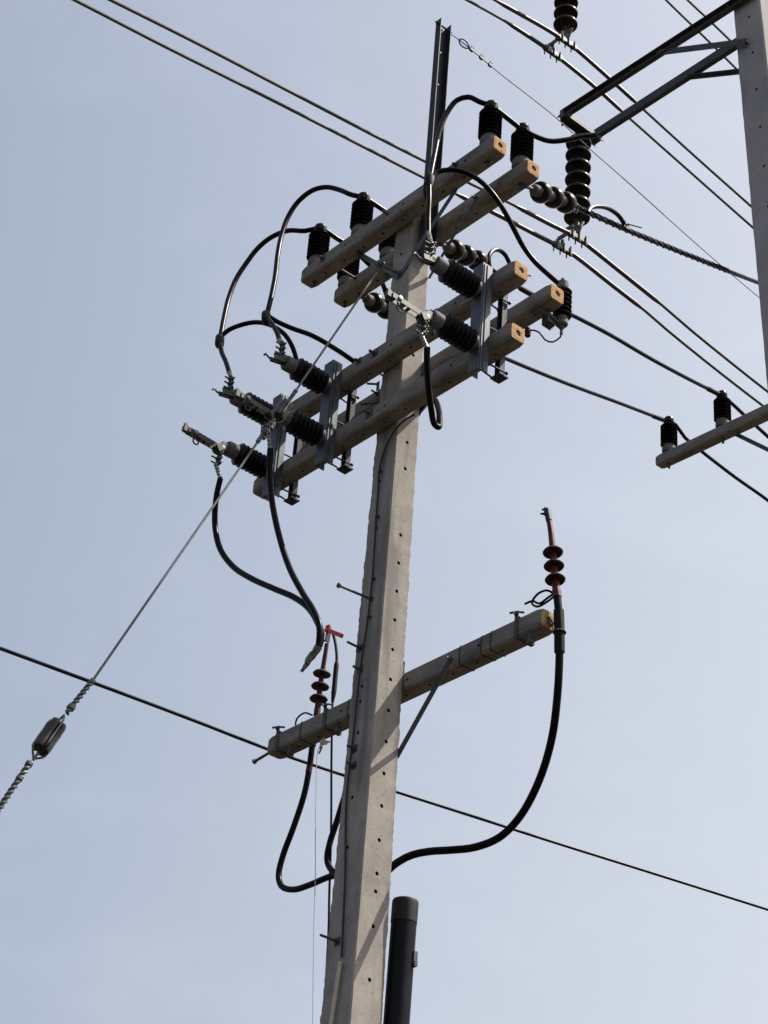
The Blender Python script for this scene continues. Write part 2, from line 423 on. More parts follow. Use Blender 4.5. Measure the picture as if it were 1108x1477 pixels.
CURVES = {
    'jumper_outer': [(-1.282, -0.620, 10.384), (-1.359, -0.562, 10.658), (-1.419, -0.506, 10.913), (-1.437, -0.452, 11.137), (-1.408, -0.405, 11.292), (-1.355, -0.355, 11.438), (-1.272, -0.313, 11.514), (-1.137, -0.267, 11.529), (-0.976, -0.220, 11.461), (-0.884, -0.150, 11.470), (-0.884, 0.000, 11.475), (-0.884, 0.150, 11.470), (-0.870, 0.420, 11.350), (-0.900, 0.560, 11.200)],
    'jumper_outer_lead': [(-1.269, -0.630, 10.384), (-1.204, -0.641, 10.233), (-1.121, -0.650, 10.100), (-1.044, -0.660, 9.960)],
    'jumper_outer_branch': [(-1.311, -0.600, 10.448), (-1.271, -0.565, 10.508), (-1.178, -0.517, 10.534), (-1.065, -0.468, 10.520), (-0.941, -0.415, 10.445), (-0.854, -0.367, 10.346), (-0.815, -0.318, 10.238), (-0.815, -0.269, 10.139), (-0.808, -0.220, 10.037)],
    'jumper_inner': [(-0.747, -0.620, 10.300), (-0.783, -0.576, 10.516), (-0.833, -0.529, 10.757), (-0.915, -0.474, 11.059), (-0.955, -0.435, 11.269), (-0.964, -0.389, 11.487), (-0.915, -0.349, 11.629), (-0.818, -0.311, 11.693), (-0.696, -0.280, 11.670), (-0.567, -0.248, 11.583), (-0.458, -0.220, 11.487), (-0.404, -0.150, 11.470), (-0.404, 0.000, 11.475), (-0.404, 0.150, 11.470), (-0.300, 0.420, 11.390), (0.000, 0.620, 11.120)],
    'jumper_inner_lead': [(-0.724, -0.630, 10.282), (-0.633, -0.640, 10.166), (-0.549, -0.652, 10.043), (-0.503, -0.660, 9.955)],
    'jumper_inner_branch': [(-0.763, -0.600, 10.339), (-0.726, -0.552, 10.298), (-0.652, -0.471, 10.244), (-0.551, -0.364, 10.185), (-0.442, -0.229, 10.084), (-0.371, -0.127, 10.003), (-0.305, -0.020, 9.911)],
    'jumper_right': [(0.857, -0.600, 10.496), (0.812, -0.554, 10.673), (0.762, -0.494, 10.903), (0.705, -0.419, 11.187), (0.691, -0.353, 11.413), (0.725, -0.297, 11.549), (0.794, -0.260, 11.554), (0.865, -0.220, 11.488), (0.905, -0.150, 11.470), (0.905, 0.000, 11.465), (0.905, 0.150, 11.460), (0.952, 0.340, 11.456), (1.001, 0.457, 11.508), (1.045, 0.566, 11.586), (1.086, 0.660, 11.635)],
    'jumper_right_lead': [(0.894, -0.630, 10.454), (0.917, -0.640, 10.305), (0.931, -0.649, 10.176), (0.956, -0.660, 10.012)],
    'jumper_right_branch': [(0.873, -0.600, 10.545), (0.882, -0.554, 10.628), (0.928, -0.502, 10.651), (0.990, -0.437, 10.637), (1.051, -0.357, 10.584), (1.087, -0.278, 10.513), (1.102, -0.183, 10.424), (1.097, -0.080, 10.329), (1.092, 0.022, 10.234), (1.111, 0.112, 10.150), (1.146, 0.191, 10.081), (1.179, 0.260, 10.023)],
    'drop_outer': [(-0.937, -0.690, 9.029), (-0.969, -0.680, 8.929), (-0.981, -0.668, 8.790), (-0.963, -0.657, 8.654), (-0.898, -0.645, 8.489), (-0.753, -0.631, 8.306), (-0.561, -0.617, 8.146), (-0.330, -0.602, 7.985), (-0.128, -0.587, 7.847), (0.012, -0.576, 7.720), (0.093, -0.565, 7.599), (0.133, -0.558, 7.507), (0.114, -0.550, 7.439)],
    'drop_inner': [(-0.414, -0.690, 9.012), (-0.407, -0.680, 8.843), (-0.366, -0.668, 8.621), (-0.272, -0.653, 8.331), (-0.140, -0.637, 8.034), (0.009, -0.624, 7.795), (0.115, -0.616, 7.643), (0.174, -0.608, 7.516), (0.174, -0.600, 7.395)],
    'drop_outer_lug': [(0.114, -0.550, 7.439), (0.082, -0.550, 7.400), (0.035, -0.550, 7.376), (-0.011, -0.550, 7.343)],
    'drop_inner_lug': [(0.172, -0.600, 7.405), (0.133, -0.600, 7.374), (0.097, -0.600, 7.360), (0.071, -0.600, 7.324)],
    'drop_right': [(1.058, -0.690, 9.038), (0.925, -0.568, 9.032), (0.796, -0.436, 9.015), (0.679, -0.304, 8.988), (0.605, -0.206, 8.961), (0.607, -0.178, 8.954), (0.542, -0.116, 9.092), (0.451, -0.054, 9.245), (0.350, -0.002, 9.384), (0.254, 0.033, 9.450), (0.141, 0.086, 9.486), (0.068, 0.120, 9.506)],
    'drop_right_end': [(0.068, 0.120, 9.506), (0.013, 0.140, 9.499), (-0.040, 0.130, 9.381)],
    'term_right_cable': [(1.310, 0.190, 7.618), (1.324, 0.190, 7.507), (1.333, 0.190, 7.392), (1.328, 0.200, 7.220), (1.289, 0.230, 7.007), (1.184, 0.300, 6.813), (1.024, 0.370, 6.636), (0.827, 0.420, 6.491), (0.665, 0.420, 6.412), (0.512, 0.380, 6.383), (0.364, 0.330, 6.391), (0.243, 0.280, 6.400), (0.140, 0.240, 6.394), (0.069, 0.200, 6.358), (-0.010, 0.170, 6.289), (-0.054, 0.170, 6.140)],
    'term_right_axis': [(1.310, 0.190, 7.618), (1.290, 0.190, 7.736), (1.275, 0.190, 7.849), (1.260, 0.190, 7.973), (1.238, 0.190, 8.115), (1.205, 0.190, 8.260)],
    'term_left_cable': [(-0.920, 0.270, 7.667), (-0.926, 0.264, 7.552), (-0.922, 0.258, 7.426), (-0.920, 0.250, 7.277), (-0.934, 0.242, 7.110), (-0.992, 0.229, 6.901), (-1.060, 0.218, 6.717), (-1.073, 0.211, 6.594), (-1.028, 0.207, 6.508), (-0.893, 0.202, 6.447), (-0.726, 0.196, 6.432), (-0.522, 0.188, 6.427), (-0.305, 0.180, 6.373)],
    'term_left_axis': [(-0.920, 0.270, 7.667), (-0.917, 0.270, 7.801), (-0.909, 0.270, 7.950), (-0.893, 0.270, 8.098), (-0.880, 0.270, 8.264)],
    'mid_cable': [(-0.470, 0.240, 7.082), (-0.514, 0.229, 6.953), (-0.552, 0.217, 6.799), (-0.588, 0.207, 6.670), (-0.591, 0.199, 6.565), (-0.550, 0.194, 6.490), (-0.445, 0.189, 6.414), (-0.270, 0.180, 6.338)],
    'thin_lead': [(-0.835, 0.270, 8.247), (-0.791, 0.267, 8.146), (-0.756, 0.262, 8.018), (-0.750, 0.258, 7.902), (-0.743, 0.253, 7.783), (-0.742, 0.249, 7.696), (-0.723, 0.244, 7.549), (-0.676, 0.232, 7.239), (-0.615, 0.217, 6.887), (-0.570, 0.205, 6.597), (-0.533, 0.193, 6.317), (-0.498, 0.183, 6.089), (-0.459, 0.166, 5.739), (-0.420, 0.150, 5.401)],
    'string': [(-0.667, 0.140, 7.335), (-0.703, 0.140, 7.299), (-0.705, 0.140, 7.214), (-0.679, 0.140, 6.971), (-0.648, 0.140, 6.687), (-0.616, 0.140, 6.454), (-0.587, 0.140, 6.141), (-0.552, 0.140, 5.836), (-0.502, 0.140, 5.415)],
    'earth_wire': [(0.293, -0.112, 9.239), (0.182, -0.112, 9.239), (0.082, -0.113, 9.179), (0.014, -0.113, 9.066), (-0.013, -0.114, 8.944), (-0.005, -0.115, 8.807), (-0.002, -0.115, 8.597), (0.005, -0.116, 8.363), (0.011, -0.117, 8.134), (0.002, -0.118, 7.866), (-0.027, -0.120, 7.517), (-0.038, -0.122, 7.081), (-0.051, -0.123, 6.682), (-0.002, -0.126, 6.196), (0.031, -0.128, 5.697)],
    'conduit': [(0.031, -0.135, 5.667), (0.013, -0.137, 5.463), (-0.008, -0.140, 5.235)],
    'guy_upper': [(0.000, -0.269, 10.507), (0.000, -0.549, 9.833), (0.000, -0.741, 9.407), (0.000, -0.848, 9.165)],
    'guy_lower': [(0.000, -1.057, 8.719), (0.000, -1.362, 8.011), (0.000, -1.688, 7.262), (0.000, -1.943, 6.678)],
    'guy_pts': [(0.000, -0.848, 9.165), (0.000, -0.927, 8.985), (0.000, -0.979, 8.874), (0.000, -1.057, 8.719), (0.000, -1.943, 6.678), (0.000, -2.066, 6.435), (0.000, -2.096, 6.384), (0.000, -2.187, 6.166), (0.000, -2.233, 6.075), (0.000, -2.372, 5.739)],
    'low_cable': [(-1.992, -1.778, 7.801), (-2.144, -1.397, 7.915), (-2.378, -0.730, 8.087), (-2.583, -0.034, 8.244), (-2.758, 0.693, 8.381), (-2.884, 1.333, 8.481), (-2.997, 2.172, 8.611), (-3.048, 2.790, 8.703), (-3.086, 3.780, 8.823), (-3.079, 4.586, 8.901), (-3.005, 5.812, 8.992), (-2.852, 7.120, 9.047), (-2.728, 7.884, 9.062)],
    'shield': [(0.123, 0.043, 12.920), (0.110, 0.132, 12.937), (0.098, 0.213, 12.955), (0.063, 0.445, 12.982), (0.025, 0.698, 13.010), (-0.080, 1.403, 13.113), (-0.150, 1.867, 13.131), (-0.222, 2.349, 13.166), (-0.313, 2.953, 13.200), (-0.424, 3.694, 13.249), (-0.556, 4.573, 13.334), (-0.723, 5.689, 13.439)],
    'lineA_string': [(0.902, 0.190, 10.980), (0.870, 0.318, 11.028), (0.798, 0.606, 11.176), (0.737, 0.850, 11.306), (0.707, 0.971, 11.376)],
    'lineA': [(0.707, 0.971, 11.369), (0.667, 1.132, 11.444), (0.574, 1.504, 11.622), (0.445, 2.021, 11.880), (0.306, 2.575, 12.163), (0.158, 3.168, 12.466), (-0.028, 3.912, 12.855), (-0.283, 4.931, 13.390)],
    'lineA_loop': [(0.767, 0.931, 11.300), (0.758, 0.967, 11.367), (0.726, 1.098, 11.484), (0.687, 1.252, 11.573), (0.657, 1.371, 11.601), (0.637, 1.451, 11.577)],
    'lineB_string': [(0.058, 0.208, 10.986), (0.033, 0.308, 11.024), (-0.078, 0.753, 11.220), (-0.092, 0.807, 11.235)],
    'lineB_vis': [(-0.092, 0.807, 11.235), (-0.188, 1.193, 11.325), (-0.264, 1.496, 11.428), (-0.393, 2.012, 11.625), (-0.519, 2.517, 11.810), (-0.687, 3.189, 12.030), (-0.868, 3.911, 12.289), (-0.976, 4.345, 12.453)],
    'lineB_loop': [(-0.027, 0.750, 11.150), (-0.024, 0.735, 11.229), (-0.036, 0.782, 11.330), (-0.055, 0.861, 11.396), (-0.076, 0.943, 11.412), (-0.093, 1.011, 11.372), (-0.108, 1.071, 11.324)],
    'lineC_string': [(-0.759, 0.197, 10.969), (-0.782, 0.287, 11.002), (-0.830, 0.478, 11.063), (-0.868, 0.632, 11.109)],
    'lineC_vis': [(-0.868, 0.632, 11.109), (-1.011, 1.203, 11.335), (-1.205, 1.980, 11.658), (-1.301, 2.365, 11.810), (-1.462, 3.007, 12.072), (-1.664, 3.814, 12.417), (-1.877, 4.667, 12.775)],
    'lineB_vis_on': [(-0.994, 4.513, 12.477), (-1.026, 4.783, 12.463), (-1.070, 5.147, 12.447), (-1.127, 5.622, 12.428)],
    'lineC_vis_on': [(-1.616, 4.532, 12.522), (-1.633, 4.671, 12.465), (-1.664, 4.932, 12.461), (-1.728, 5.468, 12.476), (-1.795, 6.025, 12.516), (-1.870, 6.648, 12.510)],
    'twin2_near': [(-1.820, -2.306, 13.282), (-1.820, -1.686, 13.383), (-1.820, -0.901, 13.511), (-1.820, 0.080, 13.649), (-1.820, 1.134, 13.798), (-1.820, 1.546, 13.864), (-1.820, 2.611, 14.044), (-1.820, 3.094, 14.110), (-1.820, 3.436, 14.166), (-1.820, 3.593, 14.154), (-1.820, 4.060, 14.103), (-1.820, 4.587, 14.046), (-1.820, 5.007, 13.978), (-1.820, 5.793, 13.887), (-1.820, 6.124, 13.856), (-1.820, 6.674, 13.811)],
    'twin2_far': [(-2.090, -2.469, 13.365), (-2.090, -1.852, 13.462), (-2.090, -1.054, 13.572), (-2.090, 0.138, 13.758), (-2.090, 1.362, 13.933), (-2.090, 1.774, 13.993), (-2.090, 2.140, 14.050), (-2.090, 2.871, 14.159), (-2.090, 3.210, 14.204), (-2.090, 3.510, 14.246), (-2.090, 3.676, 14.255), (-2.090, 4.158, 14.207), (-2.090, 4.631, 14.163), (-2.090, 4.985, 14.103), (-2.090, 5.764, 14.011), (-2.090, 6.401, 13.954), (-2.090, 7.015, 13.907)],
    'twin1_near': [(-2.060, 1.109, 16.474), (-2.060, 1.803, 16.617), (-2.060, 2.475, 16.734), (-2.060, 2.860, 16.804), (-2.060, 3.196, 16.862), (-2.060, 3.470, 16.889), (-2.060, 3.599, 16.887), (-2.060, 4.095, 16.825), (-2.060, 4.528, 16.760), (-2.060, 5.354, 16.632), (-2.060, 6.255, 16.509), (-2.060, 7.145, 16.392)],
    'twin1_far': [(-2.290, 1.129, 16.580), (-2.290, 1.740, 16.680), (-2.290, 2.318, 16.789), (-2.290, 2.824, 16.880), (-2.290, 3.181, 16.912), (-2.290, 3.495, 16.928), (-2.290, 3.635, 16.922), (-2.290, 4.132, 16.886), (-2.290, 4.558, 16.820), (-2.290, 5.507, 16.687), (-2.290, 6.564, 16.542), (-2.290, 7.433, 16.436)],
    'twin0_near': [(-2.270, 4.285, 19.575), (-2.270, 5.553, 19.238), (-2.270, 5.880, 19.197), (-2.270, 6.246, 19.137), (-2.270, 6.934, 19.037), (-2.270, 7.703, 18.935)],
    'twin0_far': [(-2.500, 4.085, 19.656), (-2.500, 5.453, 19.336), (-2.500, 6.216, 19.204), (-2.500, 6.636, 19.120), (-2.500, 7.359, 18.997), (-2.500, 8.115, 18.881)],
}

# ------------------------------------------------------------------ ground
g = MB()
GN = 24
for i in range(GN + 1):
    for j in range(GN + 1):
        x = (i / GN - .5); y = (j / GN - .5)
        x = math.copysign(abs(x * 2) ** 2.2, x) * 1500; y = math.copysign(abs(y * 2) ** 2.2, y) * 1500
        g.v.append(Vector((x, y, 0)))
for i in range(GN):
    for j in range(GN):
        a = i * (GN + 1) + j
        g.f.append((a, a + GN + 1, a + GN + 2, a + 1)); g.mi.append(0)
tag(g.build('ground', M['ground'], loc=(0, 0, 0)), None, None, kind='structure')

# ------------------------------------------------------------------ main pole
def hx(z): return .1204 + .0066 * (6.6 - z)
def hy(z): return .1084 + .0059 * (6.6 - z)
POLE_TOP = 11.16
pole = thing('concrete_pole', (0, 0, 0), 'tall tapering square concrete pole with bolt holes, in the middle of the photo', 'pole')
def pole_shaft(z0, z1, fx, fy, ch, rag, step, ox=lambda z: 0, oy=lambda z: 0, seed=0.0):
    mb = MB(); n = int((z1 - z0) / step)
    inb = .016
    for i in range(n + 1):
        z = z0 + (z1 - z0) * i / n
        a, b_ = fx(z), fy(z)
        sec = []
        for (sx, sy, first) in ((1, -1, 'x'), (1, 1, 'y'), (-1, 1, 'x'), (-1, -1, 'y')):
            amp = rag if sx == sy else rag * .22       # ragged mould seams on two opposite corners
            w = noise.noise(Vector((sx * 7.3 + seed, sy * 2.3, z * 10.0))) * .8 + .9 * noise.noise(Vector((sx * 3.1 + seed, sy * 1.7, z * 37.0)))
            if w < 0: w *= .6
            px = [(a - ch - inb, b_, 0), (a - ch, b_, 1)]; py = [(a, b_ - ch, 1), (a, b_ - ch - inb, 0)]
            pts = px + py if first == 'x' else (px + py)[::-1]
            for (x, y, k) in pts:
                sec.append((sx * (x + k * amp * w), sy * (y + k * amp * w)))
        for x, y in sec: mb.v.append(Vector((x + ox(z), y + oy(z), z)))
    m = 16
    for i in range(n):
        for k in range(m):
            k2 = (k + 1) % m
            mb.f.append((i * m + k, i * m + k2, (i + 1) * m + k2, (i + 1) * m + k)); mb.mi.append(0)
    mb.f.append(tuple(range(m - 1, -1, -1))); mb.mi.append(0)
    mb.f.append(tuple(n * m + k for k in range(m))); mb.mi.append(0)
    return mb
shaft = pole_shaft(0, POLE_TOP, hx, hy, .008, .0048, .017).build('shaft', M['concrete'], pole)
cut = MB()
HX = [9.879, 9.173, 8.969, 8.468, 8.263, 8.059, 7.856, 7.65, 7.446, 7.238, 7.033, 6.827, 6.621, 6.409, 6.205, 6.097, 5.891, 5.582, 5.25, 4.9, 4.5]
HY = [(-.008, 10.754), (-.021, 8.883), (-.014, 8.523), (-.015, 8.122), (-.016, 7.915), (-.017, 7.403), (-.022, 7.302), (-.018, 7.094), (-.016, 6.677), (-.02, 6.367), (-.02, 5.5), (-.02, 5.0)]
for z in HX: cut.lathe([(.0125, -.05), (.0125, .05)], (hx(z), .002, z), (1, 0, 0), 12)
for x, z in HY: cut.lathe([(.0115, -.05), (.0115, .05)], (x, -hy(z), z), (0, 1, 0), 12)
boolean_cut(shaft, cut)
# bolts with square washers on the shaded face
for (x, z, l) in ((-.066, 7.682, .10), (-.047, 7.527, .055), (-.033, 6.994, .055), (-.026, 6.884, .055), (-.035, 5.806, .12)):
    MB().bolt((x, -hy(z) - .004, z), (0, -1, 0), .008, l, .014, .014, .045).build('bolt', M['galv_dull'], pole)
sb = MB().tube([(0, -hy(8) + .01, 8.0), (0, -.355, 7.982)], .0085, 10)
sb.lathe([(.017, 0), (.017, .012)], (0, -.356, 7.982), (0, -1, 0), 10)
sb.lathe([(.02, 0), (.02, .01)], (0, -hy(8) - .001, 8.0), (0, -1, 0), 6)
sb.build('step_bolt', M['galv_dull'], pole)
for z in (9.34, 9.826, 11.037):          # through bolts that hold the crossarms
    y0 = -(hy(z) + .125 + .004)
    MB().bolt((-.03, y0, z + .01), (0, -1, 0), .009, .05, .015, .014, .06).build('bolt', M['galv_dull'], pole)

# ------------------------------------------------------------------ crossarms
def make_arm(cx, y, z, half, label, group, hw=.0625, ends='both', seed=0.0, tilt=(0, 0), holes=True):
    t = thing('concrete_crossarm', (cx, y, z - hw), label, 'crossarm', group)
    mb = MB(); n = int(2 * half / .04)
    for i in range(n + 1):
        x = -half + 2 * half * i / n
        ins = .006 if i in (0, n) else 0
        for k, (py, pz) in enumerate(octagon(hw - ins, hw - ins, .0125)):
            w = noise.noise(Vector((x * 7 + seed, k // 2 * 5.1, seed * 3))) * .0022
            mb.v.append(Vector((cx + x, y + py + w + tilt[0] * x, z + pz + w + tilt[1] * x)))
    for i in range(n):
        for k in range(8):
            k2 = (k + 1) % 8
            mb.f.append((i * 8 + k, i * 8 + k2, (i + 1) * 8 + k2, (i + 1) * 8 + k)); mb.mi.append(0)
    mb.f.append(tuple(range(7, -1, -1))); mb.mi.append(0)
    mb.f.append(tuple(n * 8 + k for k in range(8))); mb.mi.append(0)
    o = mb.build('beam', M['arm_concrete'], t)
    if holes:
        c = MB()
        k = int(half / .205)
        for i in range(-k, k + 1):
            x = cx + i * .205 + .04
            if abs(x - cx) > half - .06: continue
            c.lathe([(.0095, -.04), (.0095, .04)], (x, y + tilt[0] * (x - cx), z - hw + tilt[1] * (x - cx)), (0, 0, 1), 10)
            if i % 3 == 0: c.lathe([(.0095, -.03), (.0095, .03)], (x + .07, y - hw + tilt[0] * (x - cx), z + tilt[1] * (x - cx)), (0, 1, 0), 10)
        boolean_cut(o, c)
    for s in (-1, 1):                     # rough sawn end with its hollow core
        e = MB(); seg = 32; ex = cx + s * half
        oy_, oz_ = y + tilt[0] * s * half, z + tilt[1] * s * half
        rings = []
        for ri, (rad, dx) in enumerate(((.0, -.012), (.018, -.012), (.0205, .007), (.036, .009), (None, .006), (None, -.004))):
            for q in range(seg):
                a = 2 * math.pi * q / seg
                ca, sa = math.cos(a), math.sin(a)
                if rad is None:
                    m_ = max(abs(ca), abs(sa)); lim = (hw - .0075) / m_
                    lim = min(lim, (hw * 2 - .0235) / (abs(ca) + abs(sa)))
                    rr = lim + .0025 * noise.noise(Vector((q * .9, s * 3 + seed, 1)))
                else: rr = rad * (1 + .22 * noise.noise(Vector((ca * 2.4 + seed * 2, sa * 2.4, s * 5 + ri // 2))))
                jit = .002 * noise.noise(Vector((q * 1.7, ri * 2 + seed, s))) if ri > 1 else 0
                e.v.append(Vector((ex + s * (dx + jit), oy_ + rr * ca, oz_ + rr * sa)))
        for i in range(5):
            for q in range(seg):
                q2 = (q + 1) % seg
                e.f.append((i * seg + q, i * seg + q2, (i + 1) * seg + q2, (i + 1) * seg + q)); e.mi.append(1 if i < 2 else 0)
        e.build('end_face', [M['arm_end'], M['hole']], t, smooth=25)
    return t
ZT, ZA, ZB, ZL = 11.037, 9.826, 9.340, 7.478
OT, OA, OL = .155, .158, .168
T1 = make_arm(.0245, -OT, ZT, .988, 'topmost concrete crossarm on the near side of the main pole', 'concrete crossarms on the main pole', seed=1.0)
T2 = make_arm(.0245, OT, ZT, .988, 'topmost concrete crossarm behind the main pole, disc insulator strings pulling from it', 'concrete crossarms on the main pole', seed=2.3)
A1 = make_arm(.0178, -OA, ZA, 1.25, 'concrete crossarm in front of the pole, holding the upper ends of the switches', 'concrete crossarms on the main pole', seed=3.7)
C1 = make_arm(.0178, OA, ZA, 1.25, 'middle concrete crossarm behind the pole with the surge arrester at its right end', 'concrete crossarms on the main pole', seed=4.1)
B1 = make_arm(.0109, -.157, ZB, 1.25, 'concrete crossarm in front of the pole, holding the lower ends of the switches', 'concrete crossarms on the main pole', seed=5.9)
L1 = make_arm(.037, OL, ZL, 1.2268, 'lowest concrete crossarm, alone well below the others, beside the red cable terminations', 'concrete crossarms on the main pole', seed=6.4)
# strap clamps, braces and the tie rod of the lowest arm
for (x, bx) in ((-1.09, -.96), (-.62, -.50), (1.075, 1.17)):
    y0, y1, z0, z1 = OL - .0665, OL + .0665, ZL - .0665, ZL + .0665
    s = MB()
    for (p, q, hint) in (((x, y0, z0 - .002), (x, y0, z1 + .03), (0, 1, 0)), ((x, y1, z0 - .002), (x, y1, z1 + .002), (0, 1, 0)),
                         ((x, y0 - .002, z0), (x, y1 + .002, z0), (0, 0, 1)), ((x, y0 + .003, z1), (x, y1 + .002, z1), (0, 0, 1))):
        s.bar(p, q, .028, .005, hint)
    s.bolt((x, y0 - .002, z1 + .018), (0, -1, 0), .006, .03, .012, .011)
    s.tube([(x - .035, y0 - .02, z1 + .03), (x + .01, y0 - .005, z1 + .028), (x + .03, y0 + .03, z1 + .03)], .007, 8)
    s.build('clamp_strap', M['galv_dull'], L1)
    e = MB().tube([(bx, OL - .05, z0 + .01), (bx, OL - .05, z0 - .045)], .009, 8)
    e.lathe([(.004, -.014), (.015, -.011), (.019, 0), (.015, .011), (.004, .014)], (bx, OL - .05, z0 - .055), (0, 1, 0), 14)
    e.tube([(x, y0, z0 - .004), ((x + bx) / 2, OL - .055, z0 - .014), (bx, OL - .05, z0 - .018)], .005, 6)
    e.build('eye_bolt', M['galv_dull'], L1)
for x in (-.86, -.40, .60, .78, .86):      # thin binding wires round the arm
    oc = octagon(.0645, .0645, .0135)
    MB().tube([(x + .004 * math.sin(k * 1.3), OL + oc[k % 8][0], ZL + oc[k % 8][1]) for k in range(9)], .0026, 6).build('tie_wire', M['dark_steel'], L1)
rd = MB().tube([(-1.17, OL, ZL), (-1.385, OL - .01, ZL - .03)], .010, 10)
rd.lathe([(.018, 0), (.018, .016)], (-1.375, OL - .01, ZL - .028), (-1, -.05, -.14), 8)
rd.build('tie_rod', M['galv_dull'], L1)
bl = MB().bar((.545, OL - .069, ZL + .0), (.082, OL - .050, 6.985), .006, .028, (1, 0, 1))
bl.bolt((.535, OL - .074, ZL - .012), (0, -1, 0), .007, .03, .013, .012)
bl.build('brace', M['galv'], L1)
# braces of the upper pair
b = MB().bar((.56, -OT + .040, ZT - .066), (-.01, -hy(10.5) - .006, 10.545), .005, .036, (1, 0, .4)); b.bolt((.01, -hy(10.5) - .011, 10.56), (0, -1, 0), .008, .035, .014, .012)
b.build('brace', M['galv'], T1)
b = MB().bar((-.42, -OT + .030, ZT - .066), (.0, -hy(10.5) - .012, 10.545), .005, .036, (1, 0, .4)); b.build('brace', M['galv'], T1)
b = MB().bar((.54, OT - .066, ZT + .01), (.10, OT - .068, 10.58), .005, .034, (1, 0, 1)); b.bolt((.53, OT - .071, ZT), (0, -1, 0), .007, .03, .013, .012)
b.build('brace', M['galv'], T2)
for x in (-.72, .66):
    MB().tube([(x, -OT - .09, ZT + .015), (x, OT + .09, ZT + .015)], .009, 8).bolt((x, -OT - .064, ZT + .015), (0, -1, 0), .009, .03, .016, .014, .05).build('tie_bolt', M['galv_dull'], T1)
for x in (-.19, .55):
    q = MB().tube([(x, -OA - .10, ZA + .03), (x, OA + .10, ZA + .03)], .008, 8)
    q.bolt((x, -OA - .064, ZA + .03), (0, -1, 0), .008, .03, .015, .013, .05); q.bolt((x, OA + .064, ZA + .03), (0, 1, 0), .008, .03, .015, .013, .05)
    q.build('tie_bolt', M['galv_dull'], A1)
q = MB().bar((-.36, OA - .064, ZA - .06), (-.36, OA - .064, ZA + .12), .03, .006, (0, 1, 0)); q.bar((-.36, OA - .06, ZA + .10), (-.44, OA - .10, ZA + .125), .02, .006)
q.bolt((-.36, OA - .068, ZA + .02), (0, -1, 0), .008, .05, .015, .013); q.bar((-.36, OA - .066, ZA - .06), (-.46, OA - .12, ZA - .05), .016, .006)
q.build('hook_bracket', M['galv_dull'], C1)
# hooked bracket behind the middle rear arm, right of the pole
q = MB().bar((.86, OA - .0655, ZA - .07), (.86, OA - .0655, ZA + .09), .05, .006, (0, 1, 0)); q.bar((.86, OA - .066, ZA + .067), (.86, OA + .07, ZA + .067), .05, .006); q.bolt((.86, OA - .07, ZA - .02), (0, -1, 0), .008, .04, .014, .013)
q.build('strap', M['galv_dull'], C1)

# ------------------------------------------------------------------ steel channel on the pole top
ch = thing('steel_channel', (.15, 0, 10.68), 'upright dark steel channel rising above the pole top', 'channel')
def channel(mb, p0, p1, web_n, fl, w, d, th):
    """U section from p0 to p1: web at the back, flanges along web_n; fl = flange separation direction"""
    p0, p1 = Vector(p0), Vector(p1); wn = Vector(web_n).normalized(); f = Vector(fl).normalized()
    ax = (p1 - p0).normalized()
    prof = [(-w / 2, 0), (w / 2, 0), (w / 2, d), (w / 2 - th, d), (w / 2 - th, th), (-w / 2 + th, th), (-w / 2 + th, d), (-w / 2, d)]
    vs = [p0 + f * a + wn * b_ for a, b_ in prof] + [p1 + f * a + wn * b_ for a, b_ in prof]
    fs = [(k, (k + 1) % 8, 8 + (k + 1) % 8, 8 + k) for k in range(8)]
    fs += [(0, 5, 6, 7), (0, 1, 4, 5), (1, 2, 3, 4), (8, 15, 14, 13), (8, 13, 12, 9), (9, 12, 11, 10)]
    return mb.add(vs, fs)
channel(MB(), (.128, .008, 10.68), (.128, .008, 12.93), (1, 0, 0), (0, 1, 0), .105, .058, .006).build('channel', M['dark_steel'], ch)
for z in (10.78, 11.02): MB().bar((hx(z) - .003, .008, z), (.1275, .008, z), .05, .05).build('spacer', M['galv_dull'], ch)
for z in (11.35, 11.82, 12.3, 12.62, 12.86):
    MB().bolt((.135, .008 + (.02 if z < 12 else -.01), z), (1, 0, 0), .006, .022, .011, .009).build('bolt', M['galv'], ch)
q = MB().tube([(.16, -.075, 12.885), (.16, .085, 12.885)], .008, 8); q.lathe([(.014, 0), (.014, .012)], (.16, -.052, 12.885), (0, -1, 0), 6)
q.build('hook_bolt', M['galv_dull'], ch)

